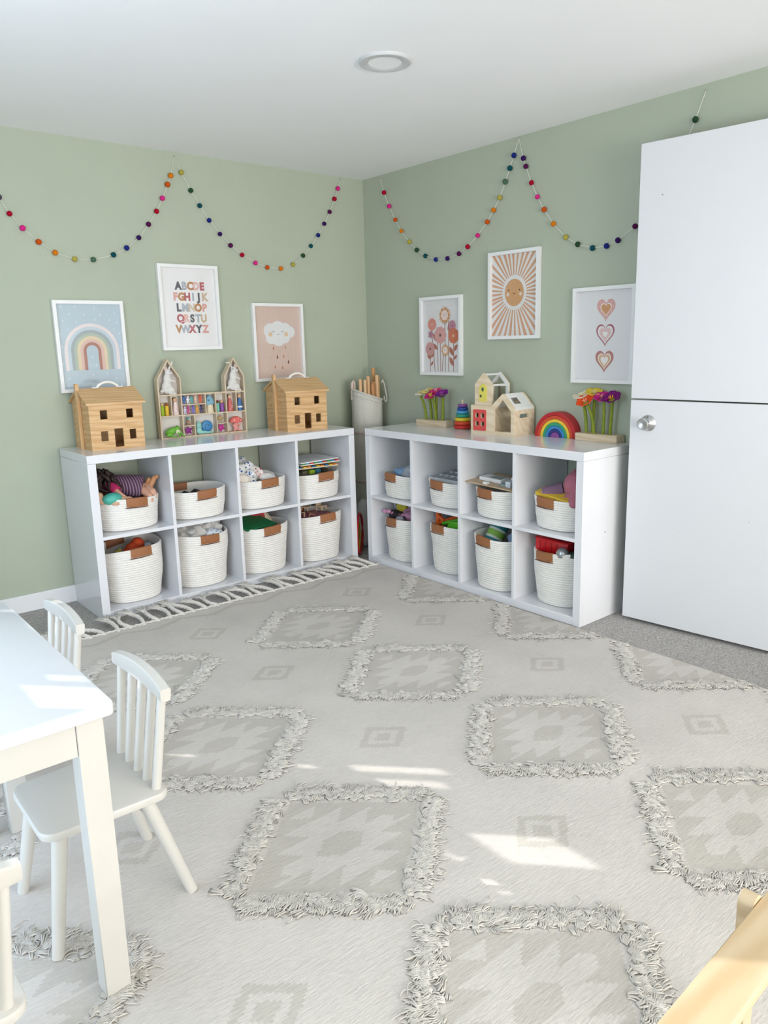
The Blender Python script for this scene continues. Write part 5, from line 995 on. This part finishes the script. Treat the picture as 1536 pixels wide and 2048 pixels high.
for (u0, u1, v1) in ((-0.095, -0.09, -0.07), (-0.055, -0.075, 0.0), (-0.03, -0.035, 0.03), (-0.008, -0.012, 0.04), (0.003, 0.018, -0.08), (0.03, 0.028, 0.10), (0.055, 0.058, 0.08), (0.095, 0.097, 0.02)): A.strip('stem', [(u0, BOT), (u1, v1)], 0.0042, ST)
for (u, v, ln, an) in ((-0.092, -0.13, 0.045, 2.2), (-0.092, -0.12, 0.05, 0.8), (-0.09, -0.165, 0.035, 0.9), (-0.032, -0.03, 0.06, 2.3), (-0.032, -0.075, 0.05, 2.4), (0.096, -0.085, 0.05, 0.9), (0.096, -0.13, 0.038, 0.8), (0.094, -0.11, 0.06, 2.1), (0.094, -0.165, 0.06, 2.1), (0.05, 0.03, 0.055, 1.0), (0.058, 0.0, 0.05, 1.2)): leaf(u, v, ln, an, '#B3705F')
for k in range(26):
    a = 2 * PI * k / 26; c, s = math.cos(a), math.sin(a); A.poly('sun_petal', [(0.028 + 0.022 * c - 0.006 * s, 0.112 + 0.022 * s + 0.006 * c), (0.028 + 0.022 * c + 0.006 * s, 0.112 + 0.022 * s - 0.006 * c), (0.028 + 0.052 * c, 0.112 + 0.052 * s)], '#D9A26A' if k % 3 else '#B98048')
A.disc('flower_face', 0.028, 0.112, 0.028, '#EBD6CF'); A.disc('eye', 0.018, 0.117, 0.0022, '#3A3434', 8); A.disc('eye', 0.040, 0.119, 0.0022, '#3A3434', 8); A.strip('smile', [(0.024, 0.112), (0.0285, 0.1095), (0.033, 0.112)], 0.0015, '#3A3434')
flower(-0.075, 0.065, 0.034, '#D98D80', '#E8B5A6'); flower(-0.008, 0.005, 0.047, '#D7A09C', '#7E4B50'); flower(0.088, 0.055, 0.028, '#B98395', '#8C5468'); flower(0.097, 0.0, 0.042, '#CE7556', '#E7B58F'); flower(-0.092, -0.07, 0.038, '#CF9A98', '#85504F'); flower(-0.085, 0.01, 0.022, '#B98496', '#8C5468', 5)
for k in range(22):
    a = 2 * PI * k / 22; c, s = math.cos(a), math.sin(a); A.poly('sun_petal', [(0.032 + 0.016 * c - 0.005 * s, -0.078 + 0.016 * s + 0.005 * c), (0.032 + 0.016 * c + 0.005 * s, -0.078 + 0.016 * s - 0.005 * c), (0.032 + 0.036 * c, -0.078 + 0.036 * s)], '#D9A877')
A.disc('flower_face', 0.032, -0.078, 0.019, '#EBD9D2'); A.disc('eye', 0.027, -0.075, 0.0015, '#3A3434', 8); A.disc('eye', 0.039, -0.074, 0.0015, '#3A3434', 8)
# sun
A = picture('framed print of a smiling orange sun with long rays, highest on the right wall', 'R', -1.2145, 1.4555, '#EAE8E6')
iw, ih = PW / 2 - FB, PH / 2 - FB; SU, SV = 0.0, 0.012
def edge(a):
    c, s = math.cos(a), math.sin(a); tt = []
    if c > 1e-6: tt.append((iw - SU) / c)
    if c < -1e-6: tt.append((-iw - SU) / c)
    if s > 1e-6: tt.append((ih - SV) / s)
    if s < -1e-6: tt.append((-ih - SV) / s)
    q = min(tt); return (SU + q * c, SV + q * s)
rr = random.Random(6); NR = 40
for k in range(NR):
    a0 = 2 * PI * k / NR + rr.uniform(-.015, .015); w = 2 * PI / NR * rr.uniform(0.38, 0.56); pts = [(SU + 0.079 * math.cos(a0), SV + 0.085 * math.sin(a0)), (SU + 0.079 * math.cos(a0 + w), SV + 0.085 * math.sin(a0 + w))]
    pts += [edge(a0 + w * q) for q in (1, 0.75, 0.5, 0.25, 0)]; A.poly('sun_ray', pts, '#D9A684')
A.disc('sun_face', SU, SV, 0.062, '#D6A373', 36, 0.066)
for s in (-1, 1): A.disc('eye', SU + s * 0.036 + 0.0, SV + 0.012, 0.0042, '#4A3026', 12); A.disc('cheek', SU + s * 0.042, SV - 0.008, 0.0085, '#E9D9CC', 16)
A.strip('smile', [(SU - 0.009, SV + 0.001), (SU - 0.005, SV - 0.005), (SU, SV - 0.007), (SU + 0.005, SV - 0.005), (SU + 0.009, SV + 0.001)], 0.0028, '#4A3026')
# hearts
A = picture('framed print of three stacked hearts, beside the open door', 'R', -1.7505, 1.2475, '#E6E4E6')
def heart(u, v, s, hc, n=40): A.poly('heart', [(u + s * 16 * math.sin(q) ** 3 / 17, v + s * (13 * math.cos(q) - 5 * math.cos(2 * q) - 2 * math.cos(3 * q) - math.cos(4 * q)) / 15) for q in [2 * PI * i / n for i in range(n)]], hc)
for (v, st) in ((0.118, [('#DCA8A4', 1.0), ('#F0E4DC', 0.62), ('#D29A6C', 0.52)]), (0.008, [('#A9606E', 1.0), ('#EFE9E8', 0.84), ('#E3C3C3', 0.64), ('#F0ECEB', 0.28)]), (-0.110, [('#BC7F78', 1.0), ('#EFE4DA', 0.74), ('#D7AF8C', 0.62), ('#EEEAE8', 0.42)])):
    for hc, s in st: heart(0.008, v - 0.004 * (1 - s), 0.052 * s, hc)
for i in range(14): q = 2 * PI * i / 14 + 0.2; A.disc('dot', 0.008 + 0.042 * 16 * math.sin(q) ** 3 / 17, 0.117 + 0.042 * (13 * math.cos(q) - 5 * math.cos(2 * q) - 2 * math.cos(3 * q) - math.cos(4 * q)) / 15, 0.0017, '#F4E8E4', 8)
for i in range(16): q = 2 * PI * i / 16 + 0.2; A.disc('dot', 0.008 + 0.0385 * 16 * math.sin(q) ** 3 / 17, 0.007 + 0.0385 * (13 * math.cos(q) - 5 * math.cos(2 * q) - 2 * math.cos(3 * q) - math.cos(4 * q)) / 15, 0.0014, '#7A7C80', 6)

# ================================================================== garlands
PC = dict(r='#B01530', p='#E0308A', o='#CF5A1E', t='#DE7F1E', y='#B6A94C', g='#53715C', d='#2F4F38', e='#16505A', b='#24307E', v='#3A1F5E', m='#591D4E', k='#555060')
GL=[ ('k',-2.036,1.894),('r',-2.001,1.828),('p',-1.953,1.771),('o',-1.891,1.716),('t',-1.824,1.673),('y',-1.739,1.649),('g',-1.652,1.651),('e',-1.553,1.678),('b',-1.485,1.714),('v',-1.420,1.766),('m',-1.364,1.833),('r',-1.317,1.898),('p',-1.281,1.963),('o',-1.248,2.031),('t',-1.228,2.075),('y',-1.170,2.097),('d',-1.125,2.016),('e',-1.081,1.947),('b',-1.033,1.879),('v',-0.976,1.815),('m',-0.918,1.761),('r',-0.852,1.716),('p',-0.772,1.678),('o',-0.699,1.658),('t',-0.611,1.655),('y',-0.529,1.680),('d',-0.458,1.733),('e',-0.401,1.789),('b',-0.348,1.852),('v',-0.301,1.919),('m',-0.260,1.988),('r',-0.222,2.063),('p',-0.195,2.123) ]
PL=[ (-1.200,2.167),(-0.172,2.173) ]
GR=[ ('r',-0.214,2.089),('p',-0.258,2.008),('o',-0.311,1.927),('t',-0.362,1.859),('y',-0.430,1.793),('d',-0.492,1.742),('e',-0.563,1.704),('b',-0.648,1.677),('v',-0.741,1.674),('m',-0.829,1.690),('r',-0.894,1.719),('p',-0.966,1.767),('o',-1.033,1.825),('t',-1.076,1.876),('y',-1.117,1.929),('g',-1.153,1.998),('e',-1.182,2.055),('b',-1.207,2.109),('v',-1.267,2.085),('m',-1.283,2.046),('r',-1.319,1.967),('p',-1.357,1.898),('o',-1.398,1.835),('t',-1.455,1.764),('y',-1.529,1.696),('d',-1.597,1.658),('e',-1.679,1.633),('b',-1.753,1.634),('v',-1.811,1.652),('m',-1.894,1.700),('d',-2.146,2.068) ]
PR=[ (-0.171,2.175),(-1.231,2.181),(-2.179,2.165) ]
def garland(label, wall, balls, pins, breaks, ends):
    P = (lambda a, z, d: (a, -d, z)) if wall == 'L' else (lambda a, z, d: (-d, a, z))
    t = thing('felt_ball_garland', label, 'garland'); seq = []
    if ends[0]: seq.append(P(*ends[0], 0.004))
    for i, (k, a, z) in enumerate(balls):
        if i in breaks: seq.append(P(*pins[breaks[i]], 0.004))
        seq.append(P(a, z, 0.012))
    if ends[1]: seq.append(P(*ends[1], 0.004))
    obj('string', G().tube(seq, 0.0011, 5), plain('#EFEDE6', 0.9), t)
    rr = random.Random(2)
    for i, (k, a, z) in enumerate(balls):
        r = rr.uniform(0.0118, 0.0132); obj('felt_ball', G().ell((0, 0, 0), r, 16, jit=0.08, seed=i), mat(PC[k], 0.95, scale=150, amt=0.12, bump=0.5, spec=0.05), t, P(a, z, 0.013))
    for a, z in pins:
        q = P(a, z, 0.0); d = Vector(P(0, 0, 1)) ; obj('pin', G().tube([Vector(q), Vector(q) + d * 0.014 + Vector((0, 0, 0.004))], [0.0012, 0.0012], 6).ell(Vector(q) + d * 0.015 + Vector((0, 0, 0.004)), 0.0028, 8), plain('#C9C9C6', 0.3, metal=0.8), t)
XL = [('e', -2.10, 2.01), ('b', -2.135, 2.08)]
garland('rainbow felt ball garland swagged across the left wall', 'L', XL[::-1] + GL, [(-2.17, 2.168)] + PL, {0: 0, 17: 1}, (None, PL[1]))
GR2 = GR[:-1] + [('r', -1.955, 1.745), ('p', -2.005, 1.80), ('o', -2.045, 1.865), ('t', -2.08, 1.93), ('y', -2.113, 2.0)] + [GR[-1]]
garland('rainbow felt ball garland swagged across the right wall above the pictures', 'R', GR2, PR, {18: 1}, (PR[0], PR[2]))

# ================================================================== in the corner between the units
CAN = mat('#D6D2C8', 0.9, scale=120, amt=0.06, bump=0.25, name='canvas')
t = thing('canvas_stick_bag', 'tall off-white canvas bag standing in the room corner', 'bag', (-0.128, -0.145, 0))
n = 40; rings = []; BR = 0.098
for i in range(26):
    q = i / 25; z = 0.004 + q * 0.93
    rings.append([((BR * (0.96 + 0.05 * noise.noise(Vector((k * 0.5, z * 3, 2))))) * math.cos(2 * PI * k / n), (BR * (0.96 + 0.05 * noise.noise(Vector((k * 0.5 + 9, z * 3, 5))))) * math.sin(2 * PI * k / n), z + q * q * 0.030 * (-math.cos(2 * PI * k / n) + 0.6 * math.sin(2 * PI * k / n))) for k in range(n)])
for q in (0.999, 0.97, 0.6, 0.2): rings.append([(v[0] * 0.955, v[1] * 0.955, v[2] * q) for v in rings[25]])
vv = [p for r in rings for p in r]; ff = [(i * n + k, i * n + (k + 1) % n, (i + 1) * n + (k + 1) % n, (i + 1) * n + k) for i in range(len(rings) - 1) for k in range(n)] + [tuple(range(n))[::-1]]
obj('bag_body', G().add(vv, ff), CAN, t, smooth=60)
obj('rim_band', G().tube([(v[0] * 1.01, v[1] * 1.01, v[2] - 0.004) for v in rings[25]], 0.006, 8, closed=True), CAN, t)
obj('rim_cuff', G().tube([(v[0] * 1.02, v[1] * 1.02, v[2] - 0.03) for v in rings[25]], 0.003, 8, closed=True), CAN, t)
for z in (0.70, 0.40): obj('webbing_band', G().lathe([(BR * 0.99, z), (BR * 1.012, z), (BR * 1.012, z + 0.012), (BR * 0.99, z + 0.012)], 40), plain('#CDB9B0', 0.9), t)
obj('strap', G().tube([(0.060, -0.070, 1.0), (0.078, -0.062, 1.015), (0.092, -0.058, 0.985), (0.102, -0.058, 0.94), (0.108, -0.06, 0.905), (0.104, -0.062, 0.885), (0.094, -0.064, 0.882), (0.084, -0.066, 0.895), (0.080, -0.066, 0.915)], 0.0038, 7), CAN, t)
obj('pocket', G().box(-0.085, -0.03, -0.094, -0.082, 0.50, 0.66, 0.003, M=Matrix.Rotation(0.35, 4, 'Z')), CAN, t)
SK = [(-0.070, -0.030, 1.005, 0.011), (-0.052, -0.052, 1.0, 0.010), (-0.022, -0.045, 1.02, 0.012), (-0.002, -0.062, 0.975, 0.011), (0.022, -0.035, 0.985, 0.016), (0.045, -0.045, 1.025, 0.012), (0.066, -0.03, 1.01, 0.011), (0.070, 0.02, 1.065, 0.013)]
NMS = ['first from the left', 'second from the left', 'third from the left', 'fourth from the left, short', 'thick darker one in the middle', 'right of the thick darker one', 'next to the strap', 'tallest one at the back right']
for k, (x, y, z, r) in enumerate(SK):
    o = obj('wooden_dowel', G().lathe([(0, 0.02), (r, 0.02), (r, z + 0.017), (r - 0.002, z + 0.02), (0, z + 0.02)], 14), mat(['#DDB58A', '#E0BC94', '#D9AE80', '#C08A5C', '#B98558', '#E0B98E', '#D9B184', '#C9975F'][k], 0.55, 'wood', 50, hex2='#B98A5E', axis='Z'))
    o.location = (-0.128 + x, -0.145 + y, 0); tag(o, 'wooden dowel in the canvas bag, ' + NMS[k], 'dowel', 'wooden dowels in the canvas bag')
tag(obj('rolled_pink_mat', G().tube([(-0.215, -0.112, 0.9), (-0.213, -0.112, 1.0), (-0.205, -0.112, 1.012), (-0.196, -0.112, 1.0), (-0.194, -0.112, 0.9)], 0.008, 8), plain('#E3CFC6', 0.8)), 'pale pink wooden arch end at the left of the canvas bag', 'toy')
c_ = obj('white_fleece_pouffe', G().ell((0, 0, 0), (0.105, 0.085, 0.150), 36, jit=0.06, seed=3, fq=60), mat('#E6E6EA', 0.95, scale=160, amt=0.06, bump=0.8), loc=(-0.228, -0.205, 0.152)); tag(c_, 'white fleecy cushion wedged in the gap between the shelf units', 'cushion')
c_.scale = (0.56, 0.62, 1.0)
def hoop(label, hc, R_, loc, r):
    o = obj('plastic_hoop', G().tube([(R_ * math.cos(2 * PI * i / 48), 0, R_ * math.sin(2 * PI * i / 48)) for i in range(48)], r, 10, closed=True), plain(hc, 0.35), loc=loc); tag(o, label, 'hoop', 'plastic hoops between the shelf units'); return o
hoop('red plastic hoop in the gap between the shelf units', '#C81E2C', 0.118, (-0.349, -0.322, 0.128), 0.007).rotation_euler = (0, 0, 0.78)
hoop('yellow plastic hoop behind the red one', '#D8C52E', 0.095, (-0.362, -0.316, 0.105), 0.006).rotation_euler = (0, 0, 0.78)
